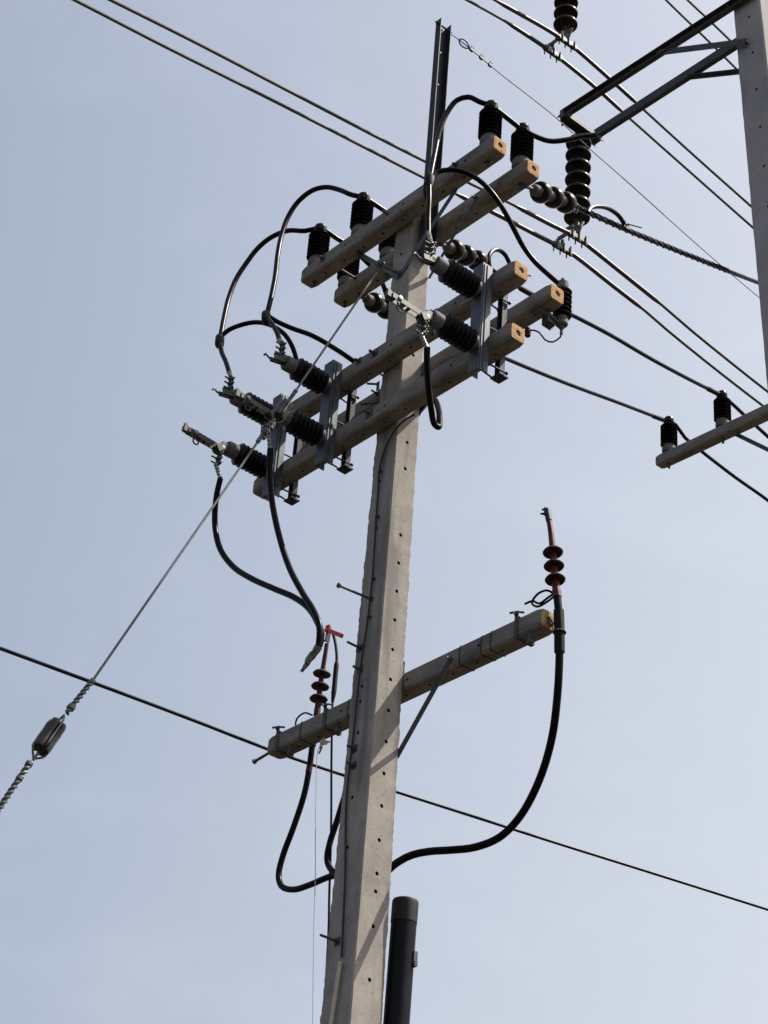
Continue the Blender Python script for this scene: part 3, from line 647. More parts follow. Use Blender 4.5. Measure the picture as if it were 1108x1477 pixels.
# ------------------------------------------------------------------ insulators
def shed_profile(n, z0, z1, core, out, drop=.5):
    """stacked umbrella sheds between heights z0 and z1"""
    p = []; d = (z1 - z0) / n
    for i in range(n):
        a = z0 + i * d
        p += [(core, a), (core, a + d * .10), (out * .97, a + d * .16), (out, a + d * .24), (out * .97, a + d * .34), (core + (out - core) * .35, a + d * .66), (core, a + d * .92)]
    return p
def pin_insulator(loc, label, group, s=1.0):
    t = thing('pin_insulator', loc, label, 'insulator', group)
    x, y, z = loc
    MB().lathe([(.030 * s, 0), (.062 * s, .002), (.066 * s, .02 * s), (.064 * s, .055 * s), (.052 * s, .085 * s)], loc, seg=28).build('base', M['grey_end'], t)
    p = [(.05 * s, .0851 * s)] + shed_profile(7, .086 * s, .315 * s, .044 * s, .079 * s)
    MB().lathe(p, loc, seg=36).build('shed_body', M['polymer'], t)
    MB().lathe([(.040 * s, .3151 * s), (.040 * s, .325 * s), (.050 * s, .333 * s), (.050 * s, .345 * s), (.034 * s, .352 * s), (.034 * s, .365 * s), (.046 * s, .372 * s), (.040 * s, .392 * s), (.02 * s, .397 * s)], loc, seg=24).build('cap', M['polymer'], t)
    q = MB().bolt((x, y, z - .1255), (0, 0, -1), .009, .045, .015, .014) if s == 1.0 else MB().tube([(x, y, z), (x, y, z - .16)], .011, 8)
    q.build('stud', M['galv_dull'], t)
    # tie wire round the neck
    q = MB().tube([(x + .045 * s * math.cos(a), y + .045 * s * math.sin(a), z + .355 * s) for a in [k * math.pi / 8 for k in range(17)]], .005, 6)
    q.build('tie_wire', M['hardware'], t)
    return t
PG = 'pin insulators on the topmost crossarms'
zt = ZT + .0625
pin_insulator((.905, -OT + .005, zt), 'black ribbed pin insulator at the right end of the near topmost crossarm', PG)
pin_insulator((-.404, -OT + .005, zt), 'black ribbed pin insulator on the near topmost crossarm, inner of its left two', PG)
pin_insulator((-.884, -OT + .005, zt), 'black ribbed pin insulator at the left end of the near topmost crossarm', PG)
pin_insulator((.903, OT - .005, zt), 'black ribbed pin insulator at the right end of the rear topmost crossarm', PG)
pin_insulator((-.440, OT - .005, zt), 'black pin insulator half hidden behind the topmost crossarm, just left of the pole', PG)
pin_insulator((-.897, OT - .005, zt), 'black pin insulator at the left end of the rear topmost crossarm, head hidden', PG)

def disc_string(path, label, n=3, s0=.165, st=.18):
    a, b_ = Vector(path[0]), Vector(path[-1])
    A = (b_ - a).normalized(); L = (b_ - a).length
    t = thing('disc_insulator_string', a, label, 'insulator string', 'disc insulator strings on the rear topmost crossarm')
    q = MB().tube([a - A * .03, a + A * .17], .013, 8)
    q.lathe([(.008, -.018), (.022, -.012), (.022, .012), (.008, .018)], a, A.orthogonal(), 12)
    q.build('shackle', M['galv_dull'], t)
    for i in range(n):
        o = a + A * (s0 + i * st)
        d = MB().lathe([(.036, .034), (.058, .026), (.070, .034), (.0755, .052), (.0755, .074), (.070, .098), (.058, .116), (.040, .126), (.03, .13)], o, A, 32).build('disc', M['porcelain'], t)
        MB().lathe([(.018, -.046), (.034, -.042), (.039, -.03), (.040, .0), (.041, .02), (.040, .038)], o, A, 24).build('cap', M['grey_end'], d)
        MB().lathe([(.016, .128), (.016, .15)], o, A, 10).build('pin', M['grey_end'], d)
    e = a + A * (s0 + n * st - .06)
    c = MB().box(e + A * .06, (.14, .03, .045), (A, A.orthogonal().normalized(), A.cross(A.orthogonal().normalized())))
    up_ = Vector((0, 0, 1))
    for k in (.02, .07, .11): c.bolt(e + A * k - up_ * .03, (0, 0, -1), .007, .03, .012, .01); c.tube([e + A * k - up_ * .03, e + A * k + up_ * .035], .008, 6)
    c.build('dead_end_clamp', M['hardware'], t)
    return t, e
SA, eA = disc_string(CURVES['lineA_string'], 'string of brown disc insulators pulling from the right end of the rear topmost crossarm')
SB, eB = disc_string(CURVES['lineB_string'], 'string of brown disc insulators just right of the pole, behind the upper right switch insulator', s0=.115, st=.158)
SC, eC = disc_string(CURVES['lineC_string'], 'string of brown disc insulators left of the pole, partly hidden behind it', s0=.085, st=.158)

# ------------------------------------------------------------------ isolator switches
SG = 'open isolator switches on the middle crossarms'
def make_switch(x, label):
    t = thing('isolator_switch', (x, -.2205, 9.08), label, 'switch', SG)
    ya = -.2205                     # face of the crossarms
    z0, z1 = 9.10, 9.92
    c = MB()
    channel(c, (x, ya - .080, z0), (x, ya - .080, z1), (0, 1, 0), (1, 0, 0), .092, .079, .006)
    c.bar((x + .049, ya - .040, z0 + .01), (x + .049, ya - .040, z1 - .01), .014, .006, (1, 0, 0))
    c.bar((x + .049, ya - .066, z0 + .01), (x + .049, ya - .066, z1 - .01), .009, .005, (1, 0, 0))
    c.build('base_channel', M['galv'], t)
    s = MB()
    xs = x + .01
    yb = -.0905 
    for k in (-1, 1): s.bar((xs + k * .020, yb, z0 + .06), (xs + k * .020, yb, z1 - .03), .006, .04, (0, 1, 0))
    s.bar((xs, yb + .018, z0 + .06), (xs, yb + .018, z1 - .03), .046, .005, (0, 1, 0))
    s.box((xs, yb, z0 + .052), (.085, .075, .008)); s.box((xs + .03, yb, z0 + .04), (.05, .03, .012))
    s.build('rear_strap', M['dark_steel'], t)
    for z in (z0 + .085, z0 + .36, z1 - .19):
        if 9.27 < z < 9.41 or 9.76 < z < 9.89: continue
        for dx in (-.055, .045):
            q = MB().tube([(x + dx * .6, ya - .074, z), (x + dx, yb + .032, z)], .006, 8)
            q.lathe([(.012, 0), (.012, .011)], (x + dx, yb + .021, z), (0, 1, 0), 6)
            q.build('bolt', M['dark_steel'], t)
    yf = ya - .0865
    for z in (9.72, 9.30):
        ins = MB()
        o = (x, yf, z)
        ins.lathe([(.05, .0301)] + shed_profile(7, .031, .275, .044, .081), o, (0, -1, 0), 36)
        ib = ins.build('insulator', M['polymer'], t)
        MB().lathe([(.055, 0), (.058, .004), (.058, .026), (.05, .030)], o, (0, -1, 0), 30).build('base_flange', M['grey_end'], ib)
        MB().lathe([(.048, .2755), (.052, .279), (.053, .340), (.048, .350), (.015, .352)], o, (0, -1, 0), 30).build('end_cap', M['grey_end'], ib)
    yt = yf - .352
    # upper jaw contact with arcing horn
    j = MB()
    j.box((x, yt - .02, 9.735), (.05, .045, .05)); j.box((x, yt - .06, 9.75), (.032, .05, .012))
    for dx in (-.022, .022): j.bar((x + dx, yt - .015, 9.72), (x + dx, yt - .105, 9.70), .006, .035)
    j.tube(smooth_path([(x + .01, yt - .03, 9.70), (x + .01, yt - .09, 9.675), (x + .012, yt - .14, 9.675), (x + .012, yt - .17, 9.69), (x + .012, yt - .178, 9.672)]), .0065, 8)
    j.box((x, yt - .035, 9.80), (.03, .022, .12))
    for zz in (9.76, 9.80, 9.84): j.bolt((x, yt - .047, zz), (0, -1, 0), .006, .04, .011, .01); j.bolt((x + .015, yt - .035, zz), (1, 0, 0), .005, .025, .01, .01)
    j.build('jaw_contact', M['hardware'], t)
    # lower hinge and the swung-out blade
    h = MB()
    h.box((x, yt - .025, 9.285), (.055, .05, .06))
    for dx in (-.027, .027): h.bar((x + dx, yt - .01, 9.30), (x + dx, yt - .085, 9.245), .006, .05)
    h.bar((x, yt - .04, 9.27), (x, yt - .055, 9.13), .03, .02, (0, 1, 0))
    for zz in (9.22, 9.18, 9.14): h.bolt((x, yt - .062, zz), (0, -1, 0), .006, .045, .011, .01); h.bolt((x + .015, yt - .05, zz), (1, 0, 0), .005, .03, .01, .01)
    h.build('hinge', M['hardware'], t)
    bl_ = MB()
    p, q_ = Vector((x, yt - .035, 9.262)), Vector((x + .01, yt - .325, 9.266))
    for dx in (-.019, .019):
        bl_.bar(p + Vector((dx, 0, 0)), q_ + Vector((dx, 0, 0)), .006, .036)
    for k in (.18, .48, .62, .9): bl_.bar(p.lerp(q_, k) - Vector((.018, 0, 0)), p.lerp(q_, k) + Vector((.018, 0, 0)), .012, .02)
    bl_.bar(q_ + Vector((0, .02, 0)), q_ - Vector((0, .035, -.004)), .03, .042)
    bl_.bar(q_ + Vector((0, .0, .02)), q_ - Vector((0, .03, -.045)), .012, .02)
    bo = bl_.build('blade', M['hardware'], t)
    for k, r_ in ((.02, .020), (.80, .016)):
        c0 = p.lerp(q_, k) + Vector((.0225, 0, .006))
        MB().lathe([(r_, 0), (r_, .006), (r_ * .5, .008)], c0, (1, 0, 0), 14).build('rivet', M['alu'], bo)
    rg = MB(); c0 = p.lerp(q_, .74) - Vector((0, 0, .047))
    rg.tube([c0 + Vector((0, .021 * math.cos(a), .021 * math.sin(a))) for a in [k * math.pi / 10 for k in range(21)]], .0055, 8)
    rg.bar(c0 + Vector((0, .012, .05)), c0 + Vector((0, .016, .012)), .012, .016); rg.bar(c0 + Vector((0, -.02, .05)), c0 + Vector((0, -.012, .014)), .008, .012)
    rg.build('pull_ring', M['galv_dull'], bo)
    return t
sw = make_switch(1.035, 'open isolator switch with two ribbed insulators, right of the pole')
dup(sw, (-1.445, 0, 0), 'open isolator switch left of the pole, inner of the left two, nearer the pole')
dup(sw, (-1.995, 0, 0), 'open isolator switch whose blade reaches furthest left, at the far left')

# ------------------------------------------------------------------ surge arrester at the right end
ar = thing('surge_arrester', (1.19, .285, 9.68), 'black ribbed surge arrester behind the right end of the middle rear crossarm', 'arrester')
ao = (1.19, .285, 9.70)
MB().lathe([(.03, -.01), (.040, 0), (.040, .05), (.034, .06)], ao, seg=20).build('base', M['grey_end'], ar)
MB().lathe([(.034, .0601)] + shed_profile(6, .061, .285, .040, .062), ao, seg=30).build('shed_body', M['polymer'], ar)
MB().lathe([(.033, .2851), (.038, .29), (.038, .335), (.028, .342), (.012, .344), (.012, .37)], ao, seg=20).build('cap', M['grey_end'], ar)
q = MB().bar((1.19, .285, 9.688), (1.15, OA - .05, 9.74), .04, .006); q.bar((1.15, OA - .05, 9.75), (1.08, OA - .04, 9.757), .03, .006)
for k in range(4): q.box((1.13 + k * .016, .21, 9.70 + .004 * k), (.006, .075, .07))
q.bolt((1.19, .285, 9.685), (0, 0, -1), .01, .06, .018, .016)
q.build('bracket', M['grey_end'], ar)
q = MB().tube(smooth_path([(1.19, .285, 9.64), (1.185, .28, 9.60), (1.14, .26, 9.575), (1.09, .24, 9.61), (1.06, .22, 9.67), (1.02, .20, 9.70), (.98, .19, 9.71)]), .0055, 8)
q.build('earth_lead', M['rubber'], ar)
MB().lathe([(.012, 0), (.02, .01), (.02, .06), (.012, .07)], (.985, .19, 9.66), (0, 0, 1), 12).build('weight', M['dark_steel'], ar)

# ------------------------------------------------------------------ jumpers and drop cables
def cable(name, key, r, m, label, cat, group=None, extra=(), lug=None, step=.03):
    """one cable: a sheath with its joint sleeves, branches and lugs as parts"""
    P = CURVES[key]
    t = thing(name, P[0], label, cat, group)
    MB().tube(smooth_path(P, step), r, 12).build('sheath', m, t)
    for k in extra:
        MB().tube(smooth_path(CURVES[k], step), r * .92, 12).build('branch', m, t)
    return t
def lug(t, p, q, r=.014):
    """crimped lug from p to q"""
    p, q = Vector(p), Vector(q); A = (q - p).normalized(); L = (q - p).length
    pr = [(r * .8, 0)]
    n = 5
    for i in range(n):
        pr += [(r * 1.05, L * (i + .1) / n), (r * 1.05, L * (i + .55) / n), (r * .78, L * (i + .65) / n), (r * .78, L * (i + .95) / n)]
    MB().lathe(pr, p, A, 12).build('lug', M['alu'], t)
def sleeve(t, p, A, L=.13, r=.033):
    p = Vector(p); A = Vector(A).normalized()
    MB().lathe([(r * .55, -L * .62), (r * .8, -L * .5), (r, -L * .35), (r * 1.02, 0), (r * .95, L * .4), (r * .7, L * .5), (r * .55, L * .58)], p, A, 14).build('joint_sleeve', M['wrap'], t)
JR = .0185
JG = 'black jumper cables over the topmost crossarms'
def V(k, i): return Vector(CURVES[k][i])
jo = cable('jumper_cable', 'jumper_outer', JR, M['rubber'], 'black jumper cable arching furthest left, rising from the outer left switch', 'cable', JG, ['jumper_outer_lead', 'jumper_outer_branch'])
sleeve(jo, V('jumper_outer', 0), V('jumper_outer', 1) - V('jumper_outer_lead', 1))
lug(jo, V('jumper_outer_lead', -1), (-.96, -.70, 9.86))
ji = cable('jumper_cable', 'jumper_inner', JR, M['rubber'], 'black jumper cable arching highest left of the pole, rising from the inner switch', 'cable', JG, ['jumper_inner_lead', 'jumper_inner_branch'])
sleeve(ji, V('jumper_inner', 0), V('jumper_inner', 1) - V('jumper_inner_lead', 1))
lug(ji, V('jumper_inner_lead', -1), (-.41, -.70, 9.86))
jr = cable('jumper_cable', 'jumper_right', JR, M['rubber'], 'black jumper cable beside the steel channel, looping over the right pin insulators', 'cable', JG, ['jumper_right_lead', 'jumper_right_branch'])
sleeve(jr, V('jumper_right', 0), (.02, 0, 1), .17, .036)
lug(jr, V('jumper_right_lead', -1), (1.035, -.70, 9.86))
p, q = V('jumper_right', -2), V('jumper_right', -1)
MB().tube([p, q], .013, 10).build('bare_tail', M['alu'], jr)
DG = 'black drop cables hanging from the open switches'
do = cable('drop_cable', 'drop_outer', .0195, M['rubber'], 'black cable hanging from the outer left switch, bowing far left before its bare end', 'cable', DG)
lug(do, V('drop_outer', 0), (-.96, -.73, 9.14)); 
di = cable('drop_cable', 'drop_inner', .0195, M['rubber'], 'black cable hanging from the inner left switch in a steeper curve, nearer the pole', 'cable', DG)
lug(di, V('drop_inner', 0), (-.41, -.73, 9.14))
for t, k in ((do, 'drop_outer_lug'), (di, 'drop_inner_lug')):
    P = smooth_path(CURVES[k], .02)
    n = len(P)
    MB().tube(P, [(.0195 if i < 2 else .0165 if i % 2 else .0135) for i in range(n)], 12).build('lug', M['alu'], t)
    e, A = P[-1], (P[-1] - P[-2]).normalized()
    MB().bar(e - A * .01, e + A * .03, .020, .007, (0, 0, 1)).build('lug_tongue', M['alu'], t)
dr = cable('drop_cable', 'drop_right', .0195, M['rubber'], 'black cable hanging from the right switch in a narrow loop in front of the pole', 'cable', DG, ['drop_right_end'], step=.012)
lug(dr, V('drop_right', 0), (1.035, -.73, 9.14))

# ------------------------------------------------------------------ cable terminations
TG = 'red cable terminations at the lowest crossarm'
def termination(key_axis, key_cable, r, label):
    Pc = CURVES[key_cable]; Pa = smooth_path(CURVES[key_axis], .02)
    t = thing('cable_termination', Pc[0], label, 'cable termination', TG)
    MB().tube(smooth_path(Pc, .03), r, 14).build('cable_sheath', M['rubber'], t)
    L = [0]
    for a, b_ in zip(Pa, Pa[1:]): L.append(L[-1] + (b_ - a).length)
    T = L[-1]
    def at(s):
        for i in range(len(L) - 1):
            if L[i + 1] >= s: return Pa[i].lerp(Pa[i + 1], (s - L[i]) / (L[i + 1] - L[i])), (Pa[i + 1] - Pa[i]).normalized()
        return Pa[-1], (Pa[-1] - Pa[-2]).normalized()
    n = 24
    MB().tube([at(T * k / n * .86)[0] for k in range(n + 1)], [r * 1.12 if k < 3 else r * (1.05 - .35 * k / n) for k in range(n + 1)], 14).build('tube', M['red'], t)
    for s in (.22, .37, .52):
        c, A = at(T * s)
        MB().lathe([(r * .8, -.016), (r * 1.6, -.016), (.056, -.022), (.060, -.014), (.05, .0), (r * 1.2, .014), (r * .8, .018)], c, A, 28).build('shed', M['red_shed'], t)
    return t, at, T
tr, at_r, Tr = termination('term_right_axis', 'term_right_cable', .0225, 'red cable termination with three sheds at the right end of the lowest crossarm')
q = MB(); p0, A0 = at_r(Tr * .86); p1, A1_ = at_r(Tr)
q.tube([p0, p1], .019, 10); q.bar(p1 - A1_ * .05, p1 + A1_ * .01, .035, .012); q.bolt(p1 - A1_ * .045 + Vector((0, -.02, 0)), (-.6, -.6, 0), .007, .03, .012, .012); q.bolt(p1 - A1_ * .0, (-.6, -.6, 0), .007, .03, .012, .012)
q.build('lug', M['dark_steel'], tr)
# tape, strap and the earth braid loop
c = V('term_right_cable', 2)
MB().tube([V('term_right_cable', 1) + Vector((0, 0, .02)), c, V('term_right_cable', 3) + Vector((0, 0, .04))], .030, 14).build('tape_wrap', M['wrap'], tr)
q = MB().tube([c + Vector((.034 * math.cos(a), .034 * math.sin(a), -.01)) for a in [k * math.pi / 8 for k in range(17)]], .006, 6)
q.bar(c + Vector((-.03, -.0, -.01)), (1.262, OL, ZL + .01), .02, .006); q.bolt(c + Vector((-.02, -.03, .03)), (-.5, -.5, .3), .006, .04, .011, .011); q.tube([c + Vector((-.03, -.02, .05)), c + Vector((-.05, -.03, .09))], .005, 6)
q.build('strap', M['galv_dull'], tr)
ez = V('term_right_axis', 0) + Vector((-.02, 0, .03))
lp = smooth_path([ez, ez + Vector((-.06, -.01, .045)), ez + Vector((-.12, -.02, .04)), ez + Vector((-.165, -.02, .0)), ez + Vector((-.13, -.01, -.035)), ez + Vector((-.06, 0, -.025)), ez + Vector((0, .0, -.01))], .015)
lp2 = smooth_path([ez + Vector((0, .0, .01)), ez + Vector((-.05, -.01, -.01)), ez + Vector((-.10, -.02, -.03)), ez + Vector((-.16, -.02, .01)), ez + Vector((-.22, -.02, .015))], .015)
MB().tube(lp, .007, 8).tube(lp2, .007, 8).build('earth_braid', M['wrap'], tr)
tl, at_l, Tl = termination('term_left_axis', 'term_left_cable', .0195, 'red cable termination topped by a bright red lever, behind the lowest crossarm')
p1, A1_ = at_l(Tl)
q = MB().bar(p1 - A1_ * .07, p1 + A1_ * .03, .03, .014); q.bolt(p1 + A1_ * .0, (0, -1, .2), .007, .035, .012, .012); q.bolt(p1 + A1_ * .03, (0, -.2, 1), .007, .025, .012, .012); q.bolt(p1 - A1_ * .05, (-1, 0, 0), .006, .035, .011, .01)
q.build('lug', M['hardware'], tl)
q = MB().tube([p1 + Vector((.015, -.02, -.01)), p1 + Vector((.02, -.02, .03))], .019, 12)
q.bar(p1 + Vector((.04, -.02, -.015)), p1 + Vector((.17, -.02, -.10)), .024, .028)
q.build('lever', M['red_bright'], tl)
c, A = V('term_left_cable', 3), (V('term_left_cable', 4) - V('term_left_cable', 3)).normalized()
MB().lathe([(.0205, -.02), (.0205, .02)], c, A, 14).build('marker_band', M['red'], tl)
MB().lathe([(.026, -.03), (.028, .0), (.026, .03)], V('term_left_cable', 2) + Vector((0, 0, .05)), A, 14).build('tape_wrap', M['wrap'], tl)
ez = V('term_left_axis', 0) + Vector((-.02, -.02, -.0))
MB().tube(smooth_path([ez, ez + Vector((-.06, -.02, .03)), ez + Vector((-.12, -.03, .005)), ez + Vector((-.125, -.03, -.05)), ez + Vector((-.08, -.02, -.09)), ez + Vector((-.02, -.0, -.10))], .015), .006, 8).build('earth_braid', M['wrap'], tl)
mc = thing('power_cable', CURVES['mid_cable'][0], 'short loop of black cable curling out behind the left edge of the pole', 'cable')
MB().tube(smooth_path(CURVES['mid_cable'], .02), .0195, 12).build('sheath', M['rubber'], mc)
q = MB(); P = CURVES['mid_cable'][0]
q.tube(smooth_path([P, Vector(P) + Vector((.12, -.0, .10)), (-.12, .26, 7.45), (-.1, .26, 7.75)], .03), .0195, 12)
e = V('mid_cable', -1)
q.tube(smooth_path([e, e + Vector((.12, 0, -.05)), e + Vector((.2, 0, -.25)), (-.02, .18, 5.2), (-.02, .2, 2.0), (-.02, .22, 0)], .05), .0195, 12)
q.build('run', M['rubber'], mc)
# green-blue braid poking out left of the pole
q = MB().tube(smooth_path([(-.12, .15, 7.62), (-.25, .12, 7.60), (-.30, .10, 7.56), (-.285, .10, 7.50), (-.26, .10, 7.47)], .02), .008, 8)
q.tube(smooth_path([(-.12, .15, 7.57), (-.20, .12, 7.52), (-.25, .11, 7.54), (-.29, .10, 7.575)], .02), .006, 8)
tag(q.build('earth_braid', M['wrap']), 'small dark braid loop poking out left of the pole above the lowest crossarm', 'cable')

tlw = thing('earth_lead', CURVES['thin_lead'][0], 'thin black lead with thick boot, hanging from the left red termination', 'cable')
MB().tube(smooth_path(CURVES['thin_lead'], .03), .0072, 8).build('wire', M['rubber'], tlw)
P = smooth_path(CURVES['thin_lead'][0:6], .02)
n = len(P)
MB().tube(P, [(.010 if i < n * .5 else .0165 if i < n * .85 else .0165 - .009 * (i - n * .85) / (n * .15)) for i in range(n)], 12).build('boot', M['wrap'], tlw)

st = thing('string', CURVES['string'][0], 'thin pale string hanging straight down left of the pole from the lowest crossarm', 'string')
MB().tube(smooth_path(CURVES['string'], .05), .0028, 6).build('cord', M['string'], st)
x, y, z = CURVES['string'][0]
q = MB()
for (a, b_, c_) in ((-.035, .01, -.02), (.02, .0, .03), (.05, .02, .0), (.01, -.02, -.035), (.06, -.01, -.03)):
    q.tube([(x, y, z + .01), (x + a, y + b_, z + c_)], [.014, .005], 7)
q.lathe([(.006, -.02), (.018, -.012), (.02, .006), (.008, .02)], (x + .005, y, z + .005), (.2, .3, 1), 10)
q.build('knot', M['tag'], st)
q = MB(); x, y, z = CURVES['string'][3]
q.bar((x - .012, y, z + .3), (x + .014, y, z + .34), .004, .014); q.build('leaf_scrap', M['hardware'], st)

ew = thing('earth_wire', CURVES['earth_wire'][0], 'dark earth wire clipped down the shaded face of the pole', 'wire')
MB().tube(smooth_path(CURVES['earth_wire'], .03), .0065, 8).build('wire', M['dark_steel'], ew)
q = MB()
for i in (4, 6, 8, 9): q.box(Vector(CURVES['earth_wire'][i]) + Vector((.004, .004, 0)), (.03, .012, .014))
q.build('clip', M['dark_steel'], ew)
cd = MB().tube([CURVES['conduit'][0], CURVES['conduit'][1], CURVES['conduit'][2], (-.03, -.16, 0)], .0125, 12)
tag(cd.build('conduit', M['conduit']), 'slim beige conduit on the shaded face at the foot of the pole', 'conduit')

# ------------------------------------------------------------------ black riser pipe
px_, py_ = .128, .222
rp = thing('riser_pipe', (px_ - .075, py_, 0), 'wide capped black riser pipe standing behind the right side of the pole', 'pipe')
MB().tube([(px_ - .075, py_, 0), (px_ - .002, py_, 5.99)], .0728, 40).build('pipe', M['pipe'], rp)
MB().lathe([(.0725, -.13), (.0752, -.13), (.0758, -.02), (.0748, -.004), (.072, .003), (.03, .006)], (px_, py_, 6.108), (.02, 0, 1), 40).build('end_cap', M['pipe_cap'], rp)
q = MB(); z = 5.76
cx_ = px_ - .075 * (1 - z / 5.97)
q.box((cx_ + .060, py_ + .040, z + .01), (.03, .026, .075)); q.box((cx_ + .062, py_ + .042, z - .025), (.035, .02, .03))
q.build('clip', M['grey_end'], rp)

# ------------------------------------------------------------------ guy wire
GP = [Vector(p) for p in CURVES['guy_pts']]
ga = (GP[4] - Vector(CURVES['guy_upper'][0])).normalized()
gw = thing('guy_wire', CURVES['guy_upper'][0], 'grey guy wire slanting from the pole top down to the lower left', 'guy wire')
q = MB().tube([CURVES['guy_upper'][0], GP[0]], .0075, 8).tube([GP[3], GP[4]], .0075, 8)
end = GP[-1]; q.tube([GP[7], end, end + ga * (end.z / -ga.z)], .0075, 8)
q.build('strand', M['guy'], gw)
def grip(p, q, r, rs, pitch, n, collars, swell):
    g_ = MB(); twisted(g_, [p, q], r, rs, pitch, n)
    A = (Vector(q) - Vector(p)).normalized(); L = (Vector(q) - Vector(p)).length
    g_.tube([p, Vector(p).lerp(Vector(q), .5), q], swell, 10)
    for k, rad, w in collars: g_.lathe([(rad * .6, -w), (rad, -w * .6), (rad, w * .6), (rad * .6, w)], Vector(p) + A * (L * k), A, 12)
    g_.build('preformed_grip', M['guy'], gw)
grip(GP[0] - ga * .03, GP[0] + ga * .16, .007, .0075, .05, 3, ((.1, .014, .02),), (.007, .009, .010))
grip(GP[3] - ga * .07, GP[3] + ga * .06, .008, .008, .05, 3, ((.75, .013, .035),), (.011, .010, .008))
grip(GP[4] - ga * .01, GP[5] - ga * .01, .0092, .0085, .07, 2, ((.03, .015, .018), (.84, .022, .018)), (.006, .009, .009))
grip(GP[8] - ga * .03, end, .0098, .0088, .07, 2, ((.04, .020, .014), (.30, .019, .014)), (.008, .009, .008))
ey = MB().tube(smooth_path([(0, -hy(10.55), 10.57), (0, -.18, 10.56), (0, -.25, 10.55)]), .010, 10)
e0 = Vector((0, -.268, 10.535))
ey.tube([e0 + Vector((0, .024 * math.cos(a), .024 * math.sin(a))) for a in [k * math.pi / 10 for k in range(21)]], .008, 8)
ey.bar(e0 + Vector((-.0, .01, .06)), e0 + Vector((0, -.02, -.06)), .02, .012); ey.bolt(e0 + Vector((.01, .0, 0)), (1, 0, 0), .008, .04, .016, .013)
ey.bolt((.0, -hy(10.57) - .003, 10.575), (0, -1, 0), .011, .04, .018, .016, .05)
ey.build('eye_bolt', M['galv_dull'], gw)

def guy_insulator(c, L, r, label):
    """slotted porcelain strain insulator threaded by two loops of strand"""
    c = Vector(c)
    t = thing('guy_strain_insulator', c - ga * L / 2, label, 'insulator', 'strain insulators in the guy wire')
    S = Vector((1, 0, 0)); S = (S - ga * S.dot(ga)).normalized(); D = ga.cross(S)
    mb = MB(); seg = 40; prof = [(.55, -.5), (.92, -.47), (1.0, -.36), (.94, -.2), (.92, 0), (.94, .2), (1.0, .36), (.92, .47), (.55, .5)]
    vs = []
    for (rr, h) in prof:
        for k in range(seg):
            a = 2 * math.pi * k / seg
            gr = 1 - .46 * max(0, math.cos(4 * a)) ** 2.2
            vs.append(c + ga * h * L + (S * math.cos(a) + D * math.sin(a)) * r * rr * gr)
    fs = [(i * seg + k, i * seg + (k + 1) % seg, (i + 1) * seg + (k + 1) % seg, (i + 1) * seg + k) for i in range(len(prof) - 1) for k in range(seg)]
    fs.append(tuple(range(seg - 1, -1, -1))); fs.append(tuple((len(prof) - 1) * seg + k for k in range(seg)))
    mb.add(vs, fs).build('body', M['guy_glaze'], t, smooth=50)
    for s, ax in ((-1, S), (1, D)):
        tip = c + ga * s * (L * .5 + L * .30)
        far = c - ga * s * L * .34
        q_ = MB()
        for k in (-1, 1):
            q_.tube(smooth_path([tip, c + ga * s * L * .56 + ax * k * r * .72, c + ga * s * L * .3 + ax * k * r * .90, c + ax * k * r * .88, far + ax * k * r * .86, far - ga * s * L * .06 + ax * k * r * .55, far - ga * s * L * .10], .015), .0062, 8)
        q_.build('loop', M['guy'], t)
    return t
guy_insulator(GP[1], .155, .043, 'slotted guy strain insulator in front of the inner left switch')
guy_insulator(GP[6].lerp(GP[7], .5), .205, .052, 'slotted dark guy strain insulator low on the guy wire near the left edge')
q = MB()
for k, (o, r_) in enumerate(((-.055, .026), (-.02, .03), (.02, .026), (.05, .018))):
    q.lathe([(r_ * .5, -.016), (r_, -.010), (r_, .010), (r_ * .5, .016)], GP[2] + ga * (o + .09), ga, 10)
    q.bolt(GP[2] + ga * (o + .09), (1, -.3, .2), .006, .05, .012, .03)
q.bar(GP[2] + ga * .02, GP[2] + ga * .17, .022, .04)
tag(q.build('guy_clamp', M['guy']), 'bolted clamp on the guy wire just below the upper strain insulator', 'clamp')

# ------------------------------------------------------------------ lower line and shield wire
P = smooth_path(CURVES['low_cable'], .25)
a, b_ = Vector(P[0]), Vector(P[-1])
dA, dB = (P[0] - P[4]).normalized(), (P[-1] - P[-5]).normalized()
tag(MB().tube([a + dA * 6] + P + [b_ + dB * 8], .0135, 10).build('overhead_cable', M['rubber']), 'black overhead cable crossing behind the pole, low across the whole view', 'cable')
sh = thing('shield_wire', CURVES['shield'][0], 'thin shield wire from the top of the steel channel towards the right', 'wire')
P = smooth_path(CURVES['shield'], .1)
MB().tube(P + [P[-1] + (P[-1] - P[-3]).normalized() * 12], .0042, 8).build('strand', M['guy'], sh)
s0 = Vector(CURVES['shield'][2]); sd = (Vector(CURVES['shield'][3]) - s0).normalized()
q = MB()
for k in (-1, 1): q.tube(smooth_path([s0, s0 + sd * .03 + Vector((.012 * k, 0, .018 * k)), s0 + sd * .09 + Vector((.012 * k, 0, .016 * k)), s0 + sd * .13], .01), .0055, 8)
q.build('loop', M['galv_dull'], sh)
q = MB()
for d_ in (.15, .27, .38):
    c = s0 + sd * d_
    q.box(c, (.035, .02, .022), (sd, Vector((1, 0, 0)), sd.cross(Vector((1, 0, 0))))); q.tube([c, c + Vector((.0, .005, .038))], .007, 6); q.tube([c + sd * .02, c + sd * .02 + Vector((.0, .005, .035))], .006, 6)
q.build('clip', M['galv_dull'], sh)

